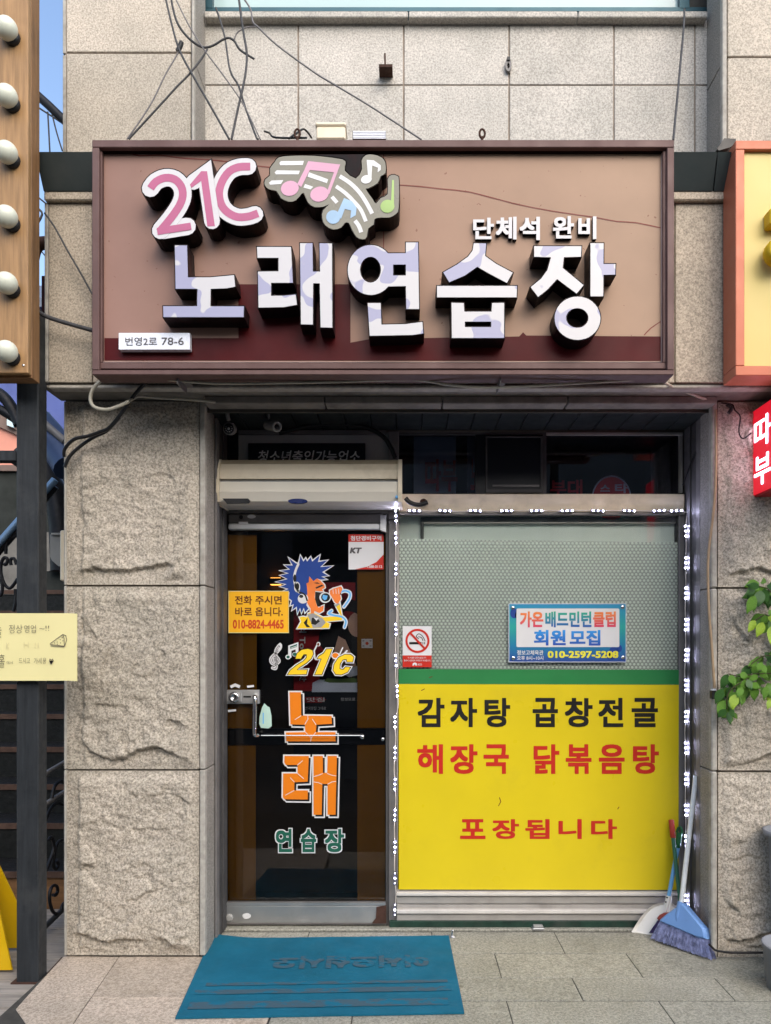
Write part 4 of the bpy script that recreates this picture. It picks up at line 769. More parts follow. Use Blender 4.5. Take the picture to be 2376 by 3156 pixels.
for p in ([(330, 464), (400, 472), (430, 480), (490, 478), (560, 487), (640, 492), (700, 498), (780, 510), (850, 517)], [(1230, 570), (1290, 574), (1360, 582), (1450, 592), (1580, 626), (1700, 650), (1830, 669), (1900, 682), (1960, 686), (2036, 702)], [(1985, 1033), (2005, 1012), (2036, 991)]): b.flat(stroke(smooth_path(p, 2), 3.2, False), YF - .0012, m_stain)
b.build('rust_streak', SG)
b = MB(); b.pbox(1181, 468, 1183.5, 876, YF - .0008, .0006, m_stain); b.build('panel_joint', SG)
YLt = -.438; TH = .102
rA = (0, 0, .4805); rB = (700, 0, .4805); rC = (200, 700, .4805); rD = (1000, 700, .4805); rE = (1676, 700, .4204)
def letter(loops, name='letter', dy=0, face=None, sides=None, rim=True):
    mb = MB(); mb.poly(loops, YLt + dy, TH - dy, face or m_camo, m_lside)
    o = mb.build(name, SG)
    if rim:
        r = MB(); r.loops([[P(*v, YLt + dy + .004) for v in grow(loops[0], 2.6)]] + [[P(*v, YLt + dy + .004) for v in loops[0]]][:0], Vector((0, .014, 0)), m_lside); r.build('rim', o)
    return o
def letter2(loops, dy=0, face=None):
    o = MB(); o.poly(loops, YLt + dy, .004, face or m_camo, m_lside); big = [grow(loops[0], 2.8)] + [grow(l, -2.8) for l in loops[1:]]
    o.poly(big, YLt + dy + .005, TH - dy - .005, m_lside, m_lside); return o.build('letter', SG)
ltrs = [[[T(*rC, [(705, 117), (783, 117), (789, 322), (930, 322), (1085, 308), (1092, 382), (1040, 392), (935, 396), (933, 508), (1148, 508), (1146, 577), (632, 577), (630, 507), (848, 507), (850, 396), (710, 395)])]],
        [[T(*rC, [(1232, 127), (1450, 127), (1462, 357), (1322, 357), (1322, 440), (1400, 440), (1480, 432), (1488, 498), (1400, 513), (1242, 516), (1238, 285), (1370, 283), (1370, 197), (1235, 197)])],
         [T(*rC, [(1508, 103), (1588, 103), (1590, 285), (1637, 285), (1633, 103), (1713, 105), (1715, 645), (1640, 643), (1635, 360), (1592, 360), (1590, 625), (1514, 623)])]],
        [[T(*rD, [(600, 98), (607, 525), (525, 525), (522, 378)] + arc(297, 275, 148, 160, 41, 318, 30) + [(522, 167), (522, 98)]), T(*rD, ell(295, 273, 67, 83, 24)), T(*rD, [(440, 240), (522, 240), (522, 310), (440, 310)])],
         [T(*rD, [(277, 487), (360, 487), (365, 625), (520, 622), (628, 608), (634, 682), (560, 692), (290, 697)])]],
        [[T(*rD, [(958, 103), (1037, 105), (1030, 185), (1100, 235), (1207, 292), (1170, 358), (1060, 300), (980, 254), (900, 310), (800, 353), (762, 290), (850, 240), (920, 190), (950, 150)])],
         [T(*rD, [(722, 377), (1235, 377), (1232, 450), (722, 450)])],
         [T(*rD, [(815, 485), (893, 487), (897, 542), (1072, 542), (1075, 487), (1152, 485), (1152, 711), (817, 711)]), T(*rD, [(900, 606), (1070, 606), (1070, 641), (900, 641)])]],
        [[T(*rD, [(1345, 122), (1648, 122), (1645, 190), (1535, 193), (1528, 262), (1662, 372), (1617, 426), (1492, 333), (1430, 400), (1370, 448), (1323, 385), (1390, 330), (1430, 275), (1453, 193), (1345, 190)])],
         [T(*rE, [(342, 118), (438, 118), (437, 270), (525, 270), (523, 348), (437, 350), (435, 507), (342, 507)])],
         [T(*rE, ell(247, 668, 168, 159, 36)), T(*rE, ell(245, 666, 82, 72, 28))]]]
for syl in ltrs:
    o = MB()
    for j, lp in enumerate(syl):
        dy = .002 * j; o.poly(lp, YLt + dy, .004, m_camo, m_lside); big = [grow(lp[0], 2.8)] + [grow(l, -2.8) for l in lp[1:]]
        o.poly(big, YLt + dy + .005, TH - dy - .006, m_lside, m_lside)
    o.build('letter', SG)
# 21C
two = [(965, 1208), (1000, 1165), (1060, 1140), (1120, 1150), (1162, 1195), (1172, 1255), (1150, 1320), (1095, 1400), (1030, 1478)]
def ch21(white, pink, dy):
    mb = MB(); Y = YLt + dy
    for j, w in enumerate(white):
        mb.poly([T(*rA, w)], Y + .0007 * j, .004, m_white, m_lside); mb.poly([T(*rA, grow(w, 6))], Y + .005 + .0007 * j, TH - dy - .007, m_lside, m_lside)
    for j, p in enumerate(pink): mb.flat(T(*rA, p), Y - .0008 - .0004 * j, m_pink)
    mb.build('letter', SG)
tp = smooth_path(two, 3); ch21([stroke(tp, 112), stroke([(1040, 1478), (1200, 1452)], 112)], [stroke(tp + [(1022, 1488)], 50, False), stroke([(1008, 1484), (1225, 1450)], 46, False)], 0)
ch21([stroke([(1240, 1168), (1316, 1112), (1360, 1420)], 100), stroke([(1318, 1130), (1360, 1420)], 100)], [[(1228, 1205), (1213, 1190), (1290, 1098), (1328, 1098), (1378, 1450), (1330, 1452), (1290, 1160)]], .0035)
cp = smooth_path([(1590, 1068), (1530, 1072), (1470, 1100), (1424, 1165), (1405, 1240), (1420, 1312), (1460, 1362), (1525, 1392), (1595, 1388), (1635, 1375)], 3)
ch21([stroke(cp, 108)], [stroke([(1605, 1068)] + cp[1:-1] + [(1655, 1368)], 50, False)], .006)
# music note badge
bdg = [(305, 1040), (330, 1010), (400, 1000), (510, 998), (600, 1003), (740, 1022), (760, 1050), (755, 1095), (825, 1145), (865, 1085), (862, 1030), (890, 995), (940, 992), (990, 1010), (1015, 1045), (1015, 1110), (985, 1130), (965, 1175), (905, 1208), (890, 1215), (935, 1280), (955, 1305), (985, 1270), (1030, 1245), (1030, 1150), (1055, 1122), (1090, 1128), (1102, 1160), (1100, 1330), (1085, 1370), (1040, 1395), (985, 1395), (945, 1405), (940, 1440), (905, 1465), (895, 1520), (870, 1535), (830, 1520), (800, 1470), (780, 1430), (755, 1430), (730, 1460), (680, 1472), (630, 1445), (610, 1400), (615, 1350), (655, 1310), (620, 1325), (560, 1328), (520, 1300), (495, 1245), (480, 1240), (440, 1285), (395, 1293), (345, 1270), (318, 1225), (270, 1215), (240, 1185), (245, 1150), (275, 1125), (275, 1080)]
bd = T(*rB, smooth_path(bdg + [bdg[0]], 2)[:-1])
b = MB(); b.poly([bd], YLt, .004, m_taupe, m_lside); b.poly([grow(bd, 2.8)], YLt + .005, TH - .006, m_lside, m_lside); b.build('note_badge', SG)
b = MB()
def bp(p, m, l=0): b.flat(T(*rB, p), YLt - .0008 - .0006 * l, m)
for p in ([(335, 1045), (345, 1033), (492, 1032), (485, 1058), (340, 1060)], [(305, 1105), (318, 1092), (467, 1095), (458, 1118), (312, 1118)], [(268, 1172), (285, 1158), (360, 1155), (345, 1180), (275, 1185)], [(525, 1105), (648, 1150), (640, 1175), (515, 1133)], [(500, 1180), (552, 1198), (535, 1215), (490, 1203)]): bp(p, m_whiteline)
for p, w in (([(722, 1130), (790, 1175), (850, 1235), (890, 1295), (915, 1340), (930, 1370)], 26), ([(698, 1195), (760, 1240), (820, 1300), (860, 1350), (890, 1420)], 24), ([(672, 1262), (705, 1300)], 24), ([(820, 1415), (845, 1450), (860, 1490)], 26)): bp(stroke(smooth_path(p, 3), w, False), m_whiteline)
bp([(520, 1033), (725, 1055), (705, 1110), (655, 1245), (635, 1245), (685, 1105), (530, 1090), (475, 1200), (450, 1180), (495, 1090)], m_notepink, 1); bp(ell(402, 1208, 58, 48, 20, -15), m_notepink, 2); bp(ell(592, 1245, 60, 48, 20, -15), m_notepink, 2)
bp([(895, 1025), (940, 1028), (985, 1060), (985, 1090), (965, 1105), (968, 1075), (930, 1062), (925, 1150), (905, 1150)], m_whiteline, 1); bp(ell(893, 1150, 35, 27, 18, -15), m_whiteline, 2)
bp([(750, 1270), (800, 1290), (830, 1330), (825, 1380), (790, 1400), (795, 1350), (755, 1340), (730, 1405), (705, 1370)], m_nblue, 1); bp(ell(680, 1392, 45, 44, 20), m_nblue, 2); bp([(1058, 1155), (1070, 1155), (1070, 1320), (1050, 1320)], m_ngreen, 1); bp(ell(1028, 1323, 45, 42, 20, -15), m_ngreen, 2)
b.build('note_artwork', SG)
for ch, x0, x1, y0, y1 in (('단', 1458, 1522, 671, 737), ('체', 1528, 1592, 668, 738), ('석', 1601, 1664, 668, 740), ('완', 1704, 1769, 666, 735), ('비', 1782, 1838, 667, 737)):
    b = MB(); b.text(ch, (x0, y0, x1, y1), -.355, m_white, .03, th=.018, msd=m_lside); b.build('small_letter', SG)
for px in (547, 1540):
    b = MB(); p = P(px, 1160, -.33); b.box(p.x, p.x + .035, -.34, -.20, p.z - .004, p.z, m_alumid); b.box(p.x, p.x + .004, -.34, -.20, p.z - .035, p.z - .004, m_alumid); b.build('bracket', SG)
t = card('address_plate', 'white plate with grey street number at the lower left of the wide sign', 366, 1026, 585, 1077, -.372, m_plate, .03)
b = MB(); tx(b, '번영2로', 386, 1039, 484, 1065, -.3735, m_greyink, .006); tx(b, '78-6', 498, 1040, 566, 1063, -.3735, m_greyink, .006); b.build('lettering', t)
# things on top of the sign
t = thing('junction_box', 'ivory plastic junction box standing on top of the wide sign', 'box', P(1020, 428, -.3))
b = MB(); b.pbox(974, 388, 1064, 428, -.33, .09, m_beige, .006); b.build('box_body', t); b = MB(); b.pbox(971, 374, 1066, 387, -.335, .1, m_beige, .006); b.build('lid', t)
t = thing('power_supply', 'grey finned power supply lying on top of the sign beside the ivory box', 'power supply', P(1137, 428, -.3))
b = MB(); b.pbox(1086, 402, 1190, 429, -.3, .06, m_grey, .002); b.build('housing', t)
for i in range(5): MB().pbox(1088, 404 + i * 5, 1188, 406.5 + i * 5, -.305, .004, m_plate).build('fin', t)
for px, lab in ((916, 'rusty eye bolt on the sign top left of the ivory box'), (1486, 'rusty eye bolt on the sign top right of the power supply')):
    b = MB(); c = P(px, 412, -.3); b.lathe(c - Vector((.0, 0, .014)), (0, 0, 1), [(.006, -.02), (.006, 0)], m_rust, 8)
    b.tube([c + Vector((.012 * math.cos(a), 0, .02 * math.sin(a))) for a in [2 * math.pi * i / 14 for i in range(15)]], .005, m_rust, 6); tag(b.build('eye_bolt'), lab, 'bolt', 'eye bolts on the sign top')
for pts, lab in (([(945, 425), (850, 424), (830, 410), (815, 405)], 'black plug lead lying on the sign top at its left'), ([(890, 427), (918, 408), (935, 398), (950, 410), (960, 425)], 'short tangle of black wire beside the ivory junction box')):
    b = MB(); b.tube([P(a, c, -.3 + .01 * i) for i, (a, c) in enumerate(smooth_path(pts, 4))], .0045, m_black, 6); tag(b.build('power_lead'), lab, 'cable')
# wall anchors
t = thing('rusty_anchor', 'rusty angle iron with upright pin fixed to the upper granite wall', 'bracket', P(1190, 215, .17))
b = MB(); p = P(1168, 196, .15); q = P(1210, 212, .15); b.box(p.x, q.x, .13, .208, q.z, q.z + .008, m_rust); b.box(p.x, q.x, .13, .136, q.z - .006, q.z, m_rust); b.build('angle_iron', t); MB().tube([P(1186, 165, .16), P(1187, 206, .16)], .0045, m_rust, 8).build('pin', t)
t = thing('wall_hook', 'grey oval metal hook fixed on a joint of the upper granite wall', 'hook', P(1567, 220, .19))
b = MB(); b.poly([ell(1567, 198, 10, 21, 16), ell(1567, 202, 4, 9, 12)], .19, .018, m_alumid); b.build('plate', t); MB().pbox(1563, 174, 1572, 184, .183, .02, m_aludark).build('clip', t)
# ================================================================== cables
def cable(pts, reg, Y, r, m, lab, name='cable', Y1=None, n=6):
    p = smooth_path(T(*reg, pts) if reg else pts, 4); k = len(p) - 1; Y1 = Y if Y1 is None else Y1
    b = MB(); b.tube([P(a, c, Y + (Y1 - Y) * i / k) for i, (a, c) in enumerate(p)], r, m, n); return tag(b.build(name), lab, 'cable')
N1 = (0, 0, .4805)
cable([(1060, -20), (1100, 150), (1150, 320), (1240, 490), (1350, 680), (1470, 893)], N1, -.24, .0048, m_cable, 'dark cable running down right from the top edge over the grey wall corner', Y1=-.30)
cable([(1095, -20), (1130, 130), (1200, 235), (1290, 300), (1360, 295), (1450, 245), (1500, 260), (1540, 320), (1630, 378)], N1, -.22, .0052, m_cable, 'dark cable that dips then loops up to a frayed end')
cable([(1120, -20), (1210, 160), (1310, 320), (1430, 480), (1560, 670), (1670, 895)], N1, -.25, .003, m_cableg, 'thin grey cable slanting across the wall corner', Y1=-.29)
cable([(1385, 50), (1440, 230), (1475, 450), (1530, 550), (1570, 680), (1640, 870), (1655, 893)], N1, .10, .0048, m_cable, 'dark cable hanging from the window sill with a kink midway', Y1=-.30)
cable([(1530, -20), (1560, 200), (1583, 350), (1570, 500), (1530, 680), (1485, 893)], N1, -.23, .0055, m_cable, 'thick dark cable hanging down and bending left onto the sign', Y1=-.31)
cable([(1165, 280), (1130, 360), (1060, 480), (960, 680), (815, 893)], N1, -.25, .0032, m_cableg, 'thin grey cable falling left from the knot', Y1=-.3)
cable([(1330, 315), (1290, 380), (1210, 480), (1140, 550), (1040, 660), (825, 893)], N1, -.24, .0042, m_cable, 'dark cable falling left below the dipping cable', Y1=-.3)
cable([(100, -20), (150, 60), (165, 140), (200, 175), (320, 290), (560, 465), (700, 550), (900, 670), (1100, 800), (1245, 895)], (700, 0, .4805), .05, .0042, m_cableg, 'long grey cable stretched diagonally across the pale upper wall', Y1=-.29)
cable([(45, 250), (70, 205), (130, 175), (200, 172)], (700, 0, .4805), .0, .0032, m_cableg, 'short grey wire linking two hanging cables')
cable([(1110, 60), (1105, 180), (1085, 400), (1065, 620), (1038, 900)], (1576, 0, .4805), .13, .0052, m_cable, 'dark cable hanging alone at the right of the upper wall', Y1=-.3)
cable([(1165, 270), (1150, 310), (1138, 330)], N1, -.255, .011, m_black, 'black tape knot where cables cross near the wall corner', 'cable_knot')
N7 = (0, 700, .3617)
cable([(380, -120), (465, 0), (570, 190), (680, 380), (785, 570)], N7, -.24, .0048, m_cable, 'dark cable sloping down to the left side of the sign')
cable([(270, 688), (380, 755), (540, 810), (790, 880)], N7, -.26, .0095, m_cable, 'thick dark cable passing from the wooden board to the sign')
cable([(1106 * 1, 985 * 0 + 1290 - 0), (1000, 1262), (890, 1290), (800, 1370), (770, 1460), (800, 1530), (900, 1555), (1000, 1530), (1100, 1485)], N7, -.25, .0085, m_hose, 'off white hose looped under the lower left corner of the sign', 'hose')
hz = T(200, 700, .4805, [(415, 1112), (440, 1100), (480, 1085), (600, 1095), (850, 1110), (980, 1125)]); cable(hz, None, -.2, .0065, m_hose, 'off white hose end running along the stone under the sign', 'hose', Y1=-.05)
cable(T(200, 700, .4805, [(280, 955), (600, 975), (900, 1000), (1150, 1003), (1665, 995)]) + T(1000, 700, .4805, [(560, 980), (800, 1012), (1050, 1030), (1300, 1020), (1665, 1000)]) + T(1676, 700, .4204, [(500, 1130), (840, 1108)]), None, -.30, .0055, m_hose, 'long sagging off white cord strung beneath the sign')
cable([(845, 1110), (920, 1160), (1000, 1190), (1250, 1290)], (1676, 700, .4204), -.27, .0075, m_hose, 'grey white cord slanting from the sign corner to the right pier', 'hose', Y1=-.03)
N4 = (200, 700, .4805)
cable([(530, 985), (450, 1070), (350, 1210), (280, 1290), (230, 1312), (150, 1340), (60, 1360), (0, 1420), (-5, 1470)], N4, -.2, .0085, m_black, 'black cable drooping from the sign to the pier corner in the upper branch', Y1=-.06)
cable([(350, 1218), (270, 1305), (190, 1345), (100, 1405), (30, 1470), (-2, 1540)], N4, -.1, .0085, m_black, 'black cable branch turning lower round the pier corner', Y1=-.06)
cable([(1290, 1320), (1230, 1400), (1200, 1450), (1140, 1600), (1090, 1700), (1020, 1890)], (1676, 700, .4204), .0, .0042, m_black, 'thin black cable crossing the right reveal down to the window head', Y1=.33)
cable([(1300, 1290), (1380, 1300), (1400, 1340), (1440, 1390), (1430, 1500), (1460, 1550), (1520, 1510)], (1676, 700, .4204), -.045, .0035, m_black, 'thin black wire looping on the right pier beside the red sign')
cable([(1340, 1300), (1375, 1325), (1355, 1365)], (1676, 700, .4204), -.05, .009, m_black, 'bundle of black tape and wire at the top of the right pier', 'cable_knot')
cable([(1250, 1535), (1262, 1548), (1290, 1556), (1318, 1548)], None, .25, .012, m_black, 'ribbed black hose stub coming out of the air curtain', 'hose', n=8)
b = MB(); b.lathe(P(1308, 1550, .345), (-.5, -1, .1), [(.018, 0), (.02, .015), (.014, .028), (0, .028)], m_rust, 14); tag(b.build('pipe_fitting'), 'brown pipe cap on the beige rail at the end of the black hose', 'pipe cap')
cable([(860, 1335), (960, 1312), (1060, 1308), (1130, 1318), (1180, 1345), (1205, 1380), (1218, 1412)], None, .30, .012, m_black, 'black insulated pipe arching above the air curtain', 'pipe', n=8)
cable([(2206, 1262), (2205, 1500), (2184, 1700), (2182, 1800), (2186, 1900), (2193, 1990), (2202, 2120)], None, -.03, .0065, m_tan, 'tan conduit running down the edge of the right pier', 'conduit')
b = MB(); b.pbox(2195, 2124, 2207, 2128, -.045, .02, m_plate); b.pbox(2194, 2128, 2209, 2155, -.045, .03, m_black, .003); tag(b.build('conduit_end'), 'small black connector at the bottom end of the tan conduit', 'connector')
cable([(2185, 2910), (2195, 2920), (2210, 2930), (2260, 2936), (2350, 2936), (2420, 2937)], None, -.05, .006, m_black, 'black cable lying along the foot of the right pier')
# ================================================================== air curtain and cameras
t = thing('air_curtain', 'ivory air curtain unit mounted over the glass door', 'air curtain', P(955, 1560, .3))
za, zb_ = P(0, 1410, .2).z, P(0, 1552, .2).z; hh_ = za - zb_
prof = [(.385, 1.0), (.27, 1.0), (.205, .86), (.185, .70), (.183, .50), (.183, .0)]
def swept(x0, x1, pr, m, off=0):
    mb = MB(); n = len(pr); v = [Vector((x, y, zb_ + hh_ * z)) for x in (x0, x1) for y, z in pr]
    mb.add(v, [(i, i + 1, n + i + 1, n + i) for i in range(n - 1)] + [(n - 1, 0, n, 2 * n - 1), list(range(n))[::-1], list(range(n, 2 * n))], m); return mb
xa, xb = P(678, 0, .19).x, P(1226, 0, .19).x
swept(xa, xb, [(.385, 1.0), (.28, 1.0), (.222, .97), (.205, .865), (.385, .865)], m_beiged).build('intake_grille', t)
swept(xa, xb, [(.385, .862), (.204, .862), (.188, .72), (.181, .55), (.181, .52), (.385, .52)], m_beige).build('front_cover', t)
swept(xa, xb, [(.385, .519), (.196, .519), (.196, .455), (.385, .455)], m_grey).build('groove', t)
swept(xa, xb, [(.385, .453), (.180, .453), (.182, .26), (.385, .26)], MAT('ivory_plastic', (.70, .66, .56), .35, 0, .04)).build('lower_cover', t)
swept(xa, xb, [(.385, .257), (.176, .257), (.176, .235), (.192, .04), (.235, .0), (.385, .0)], MAT('ivory_plastic', (.66, .62, .53), .35, 0, .04)).build('outlet_cover', t)
for x0, x1 in ((P(669, 0, .19).x, xa - .001), (xb + .001, P(1239, 0, .19).x)): swept(x0, x1, [(.386, 1.01), (.275, 1.01), (.215, .975), (.196, .86), (.180, .72), (.172, .5), (.171, .23), (.188, .03), (.235, -.02), (.386, -.02)], m_beige).build('end_cap', t)
b = MB(); q = T(*rg3, [(125, 378), (345, 378), (360, 395), (345, 415), (160, 418)]); b.poly([q], .168, .02, m_black); b.build('display', t)
b = MB(); b.poly([[(913 + 30 * math.cos(a) + 4, 1544 + 7.5 * math.sin(a)) for a in [i * math.pi / 12 for i in range(24)]]], .168, .02, MAT('badge_blue', (.01, .02, .10), .3)); b.build('oval_badge', t)
b = MB(); (a, c), = T(*rg3, [(1615, 365)]); b.lathe(P(a, c, .172), (0, -1, 0), [(.007, -.01), (.007, .003), (0, .003)], m_sky, 12); b.build('indicator', t)
t = thing('security_camera', 'grey dome faced camera hanging straight down left under the soffit', 'camera', P(703, 1320, .1)); R9 = (600, 1150, .4204)
def q9(a, c, Y): (u, w), = T(*R9, [(a, c)]); return P(u, w, Y)
b = MB(); b.lathe(q9(248, 222, .1), (0, 0, -1), [(.03, 0), (.03, .012), (.012, .016)], m_grey, 16); b.tube([q9(240, 230, .1), q9(240, 310, .1), q9(250, 350, .1)], .010, m_grey, 8); b.build('mount', t)
b = MB(); c = q9(255, 408, .1); ax = Vector((.0, -1, -.25)).normalized(); b.lathe(c, ax, [(0, -.05), (.025, -.05), (.031, -.03), (.031, .01), (.026, .014)], m_alumid, 20); b.build('body', t); b = MB(); b.lathe(c, ax, [(.026, .012), (.024, .016), (0, .018)], m_blackboard, 18)
for i in range(10): a = i * math.pi / 5; b.ball(c + ax * .0175 + Vector((math.cos(a), 0, math.sin(a))) * .016, .003, m_greyv, 6)
b.ball(c + ax * .018, .007, m_greyv, 8); b.build('lens', t)
t = thing('security_camera', 'grey bullet camera angled to the right under the soffit', 'camera', q9(600, 460, .12))
b = MB(); b.lathe(q9(543, 275, .12), (0, 0, -1), [(.012, 0), (.012, .004), (.005, .005), (.005, .04)], m_grey, 10); b.build('mount', t)
b = MB(); c = q9(580, 390, .12); ax = Vector((.62, -.75, -.30)).normalized(); b.lathe(c, ax, [(0, -.075), (.022, -.075), (.024, -.06), (.026, .03), (.023, .034)], m_alumid, 20); b.build('body', t); b = MB(); b.lathe(c, ax, [(.026, .031), (.026, .036), (.018, .037), (.017, .03), (0, .028)], m_grey, 18); b.ball(c + ax * .030, .013, m_blackboard, 10); b.build('lens', t)
# ================================================================== mat, doorstop, bolt
def bil(u, w):
    tl, tr_, bl, br = G(650, 2898), G(1383, 2889), G(540, 3143), G(1431, 3127); return (tl * (1 - u) + tr_ * u) * (1 - w) + (bl * (1 - u) + br * u) * w
t = thing('door_mat', 'blue rubber door mat with worn lettering in front of the door', 'mat', bil(.5, .5))
mb = MB(); n1, n2 = 40, 20; vs = []
for j in range(n2 + 1):
    for i in range(n1 + 1):
        u, w = i / n1, j / n2; p = bil(u, w); lift = .010 + .022 * math.exp(-((u) ** 2 + (w) ** 2) / .012) + .0018 * noise.noise(p * 9); vs.append(Vector((p.x, p.y, lift)))
fs = [(j * (n1 + 1) + i, (j + 1) * (n1 + 1) + i, (j + 1) * (n1 + 1) + i + 1, j * (n1 + 1) + i + 1) for j in range(n2) for i in range(n1)]; mb.add(vs, fs, m_mat, True)
bdx = [i for i in range(n1 + 1)] + [j * (n1 + 1) + n1 for j in range(1, n2 + 1)] + [n2 * (n1 + 1) + i for i in range(n1 - 1, -1, -1)] + [j * (n1 + 1) for j in range(n2 - 1, 0, -1)]
n = len(bdx); mb.add([vs[i] for i in bdx] + [Vector((vs[i].x, vs[i].y, vs[i].z - .008)) for i in bdx], [(i, (i + 1) % n, n + (i + 1) % n, n + i) for i in range(n)], m_mat); mb.build('rubber_sheet', t)
for u0, w0, u1, w1 in ((.06, .635, .96, .668), (.03, .715, .97, .768), (.03, .850, .95, .925)):
    mb = MB(); k = 40; z = Vector((0, 0, .0128))
    vs = [bil(u0 + (u1 - u0) * i / k, w) + z + Vector((0, .004 * noise.noise(Vector((i * .5, w * 40, 3))), 0)) for w in (w0, w1) for i in range(k + 1)]
    mb.add(vs, [(i, k + 1 + i, k + 2 + i, i + 1) for i in range(k)], m_matp); mb.build('worn_stripe', t)
mb = MB()
for li, (V, FF) in enumerate(glyphs('어서오십시오', .05, 0)):
    pts2 = [bil(.90 - .62 * a, .47 - .17 * (1 - b_)) + Vector((0, 0, .0128 + .00004 * li)) for a, b_ in V]
    mb.add(pts2, FF, m_matp)
mb.build('worn_lettering', t)
t = thing('door_stop', 'small silver door stop on the paving under the yellow banner', 'door stop', G(1658, 2868))
p = G(1658, 2866); b = MB(); b.box(p.x - .032, p.x + .032, p.y - .02, p.y + .02, .002, .016, m_stainless, .003); b.build('base', t); b = MB(); b.box(p.x - .026, p.x + .026, p.y - .012, p.y + .016, .0165, .026, m_grey, .003); b.build('rubber_pad', t)
p = G(1395, 2888); t = thing('floor_bolt', 'small steel bolt socket sticking up beside the mat corner', 'bolt', p)
b = MB(); b.lathe(p + Vector((0, 0, .001)), (0, 0, 1), [(.016, 0), (.016, .006), (0, .006)], m_stainless, 14); b.build('flange', t); b = MB(); b.lathe(p + Vector((0, .005, .007)), (0, 0, 1), [(.008, 0), (.008, .028), (.006, .031), (0, .031)], m_chrome, 12); b.build('pin', t)
# ================================================================== brooms and scoop
R8 = (1800, 2650, .2703)
def plane3(a, c, d): n = (c - a).cross(d - a).normalized(); return a, (n if n.y < 0 else -n)
# scoop
p0, nn = plane3(G(1946, 2872), G(2080, 2900), P(2090, 2540, .372))
S8 = lambda pts: [ONP(*v, p0, nn) for v in T(*R8, pts)]
t = thing('dust_scoop', 'white plastic scoop with light blue pole and green grip leaning by the window', 'scoop', p0)
b = MB(); lp = S8([(540, 820), (600, 722), (640, 660), (690, 600), (730, 555), (790, 515), (850, 495), (920, 482), (1000, 488), (1040, 520), (1110, 570), (1180, 680), (1200, 860), (1080, 960), (930, 925), (775, 885), (560, 832)])
c = sum(lp, Vector()) / len(lp); ins = [q + (c - q) * .12 + nn * -.018 for q in lp]; k = len(lp)
b.add(lp + ins, [(i, (i + 1) % k, k + (i + 1) % k, k + i) for i in range(k)], m_whitep, True); b.loops([ins], -nn * .004, m_whitep); b.build('pan', t)
b = MB(); b.loops([S8([(938, 408), (1000, 408), (992, 500), (975, 600), (900, 600), (915, 500)])], nn * .012 * -1, m_whitep); b.tube([S8([(968, 412)])[0] + nn * .008, S8([(935, 590)])[0] + nn * .004], .012, m_whitep, 8, .006); b.build('socket', t)
for v in ((957, 432), (943, 483)): MB().ball(S8([v])[0] + nn * .021, .0045, m_blackmet, 8).build('rivet', t)
b = MB(); b.tube([S8([(970, 415)])[0] + nn * .008, ONP(2092, 2600, p0, nn) + nn * .008], .0105, m_handleb, 10); b.build('pole', t)
g0, g1 = ONP(2090, 2608, p0, nn) + nn * .008, ONP(2097, 2545, p0, nn) + nn * .008; ax = (g1 - g0).normalized(); b = MB(); b.lathe(g0, ax, [(0, -.012), (.013, -.01), (.015, .01), (.015, .07)], m_gripg, 12)
u = ax.cross(nn).normalized(); b.tube([g0 + ax * (.07 + .03 * math.sin(a)) + u * (.0125 * math.cos(a)) for a in [math.pi * i / 10 for i in range(11)]], .006, m_gripg, 8); b.build('grip', t)
def broom(name, label, pA, pB, pT, head, brs, hpts, mh, mb_, mhead, hr, grip=None):
    p0, nn = plane3(pA, pB, pT); S = lambda pts: [ONP(*v, p0, nn) for v in T(*R8, pts)]
    t = thing(name, label, 'broom', (pA + pB) / 2)
    b = MB(); lp = [q + nn * .018 for q in S(head)]; c = sum(lp, Vector()) / len(lp); k = len(lp); top = [q + (c - q) * .12 + nn * .010 for q in lp]
    b.add(lp + top, [(i, (i + 1) % k, k + (i + 1) % k, k + i) for i in range(k)], mhead); b.loops([top], nn * -.001, mhead); b.loops([lp], nn * -.036, mhead)
    b.build('head', t)
    # bristles: many thin blades, top edge to bottom edge
    b = MB(); rnd = random.Random(2); (tl, tr2, br2, bl2) = S(brs); K = 150
    for layer in range(4):
        off = nn * (.014 - .0095 * layer)
        for i in range(K):
            f = (i + rnd.random()) / K; f2 = min(1, max(0, f + rnd.uniform(-.012, .012))); a = tl.lerp(tr2, f) + off; d = bl2.lerp(br2, f2) + off * 1.5; L_ = (d - a); d = a + L_ * rnd.uniform(.90, 1.0); d.z = max(d.z, .003)
            side = (tr2 - tl).normalized() * .0017; m_ = a.lerp(d, .55) + nn * .003 * math.sin(i * .7)
            b.add([a - side, a + side, m_ + side, d + side * .7, d - side * .7, m_ - side], [(0, 1, 2, 5), (5, 2, 3, 4)], mb_)
    kind(b.build('bristles', t, False), 'stuff')
    h0, h1 = [ONP(*v, p0, nn) for v in hpts]; b = MB(); b.tube([h0 + nn * .005, h1 + nn * .005], hr, mh, 12); b.build('handle', t)
    if grip: b = MB(); ax = (h0 - h1).normalized(); b.lathe(h0 + nn * .005 - ax * .08, ax, [(hr + .001, 0), (hr + .004, .004), (hr + .004, .09), (hr, .095), (0, .095)], grip, 12); b.build('grip', t)
    return t, p0, nn
T(*R8, [(0, 0)])
broom('floor_broom', 'old broom with green handle red grip and dark purple bristles behind the blue broom', G(2001, 2884), G(2170, 2918), P(2066, 2525, .352),
      [(840, 665), (870, 625), (920, 602), (975, 597), (1120, 610), (1300, 680), (1380, 745), (1395, 800), (1330, 790), (1100, 735), (860, 690)], [(845, 690), (1385, 800), (1400, 960), (740, 835)], ((2070, 2535), (2099, 2800)), m_handleg, m_bristd, m_redp, .0105, m_gripr)
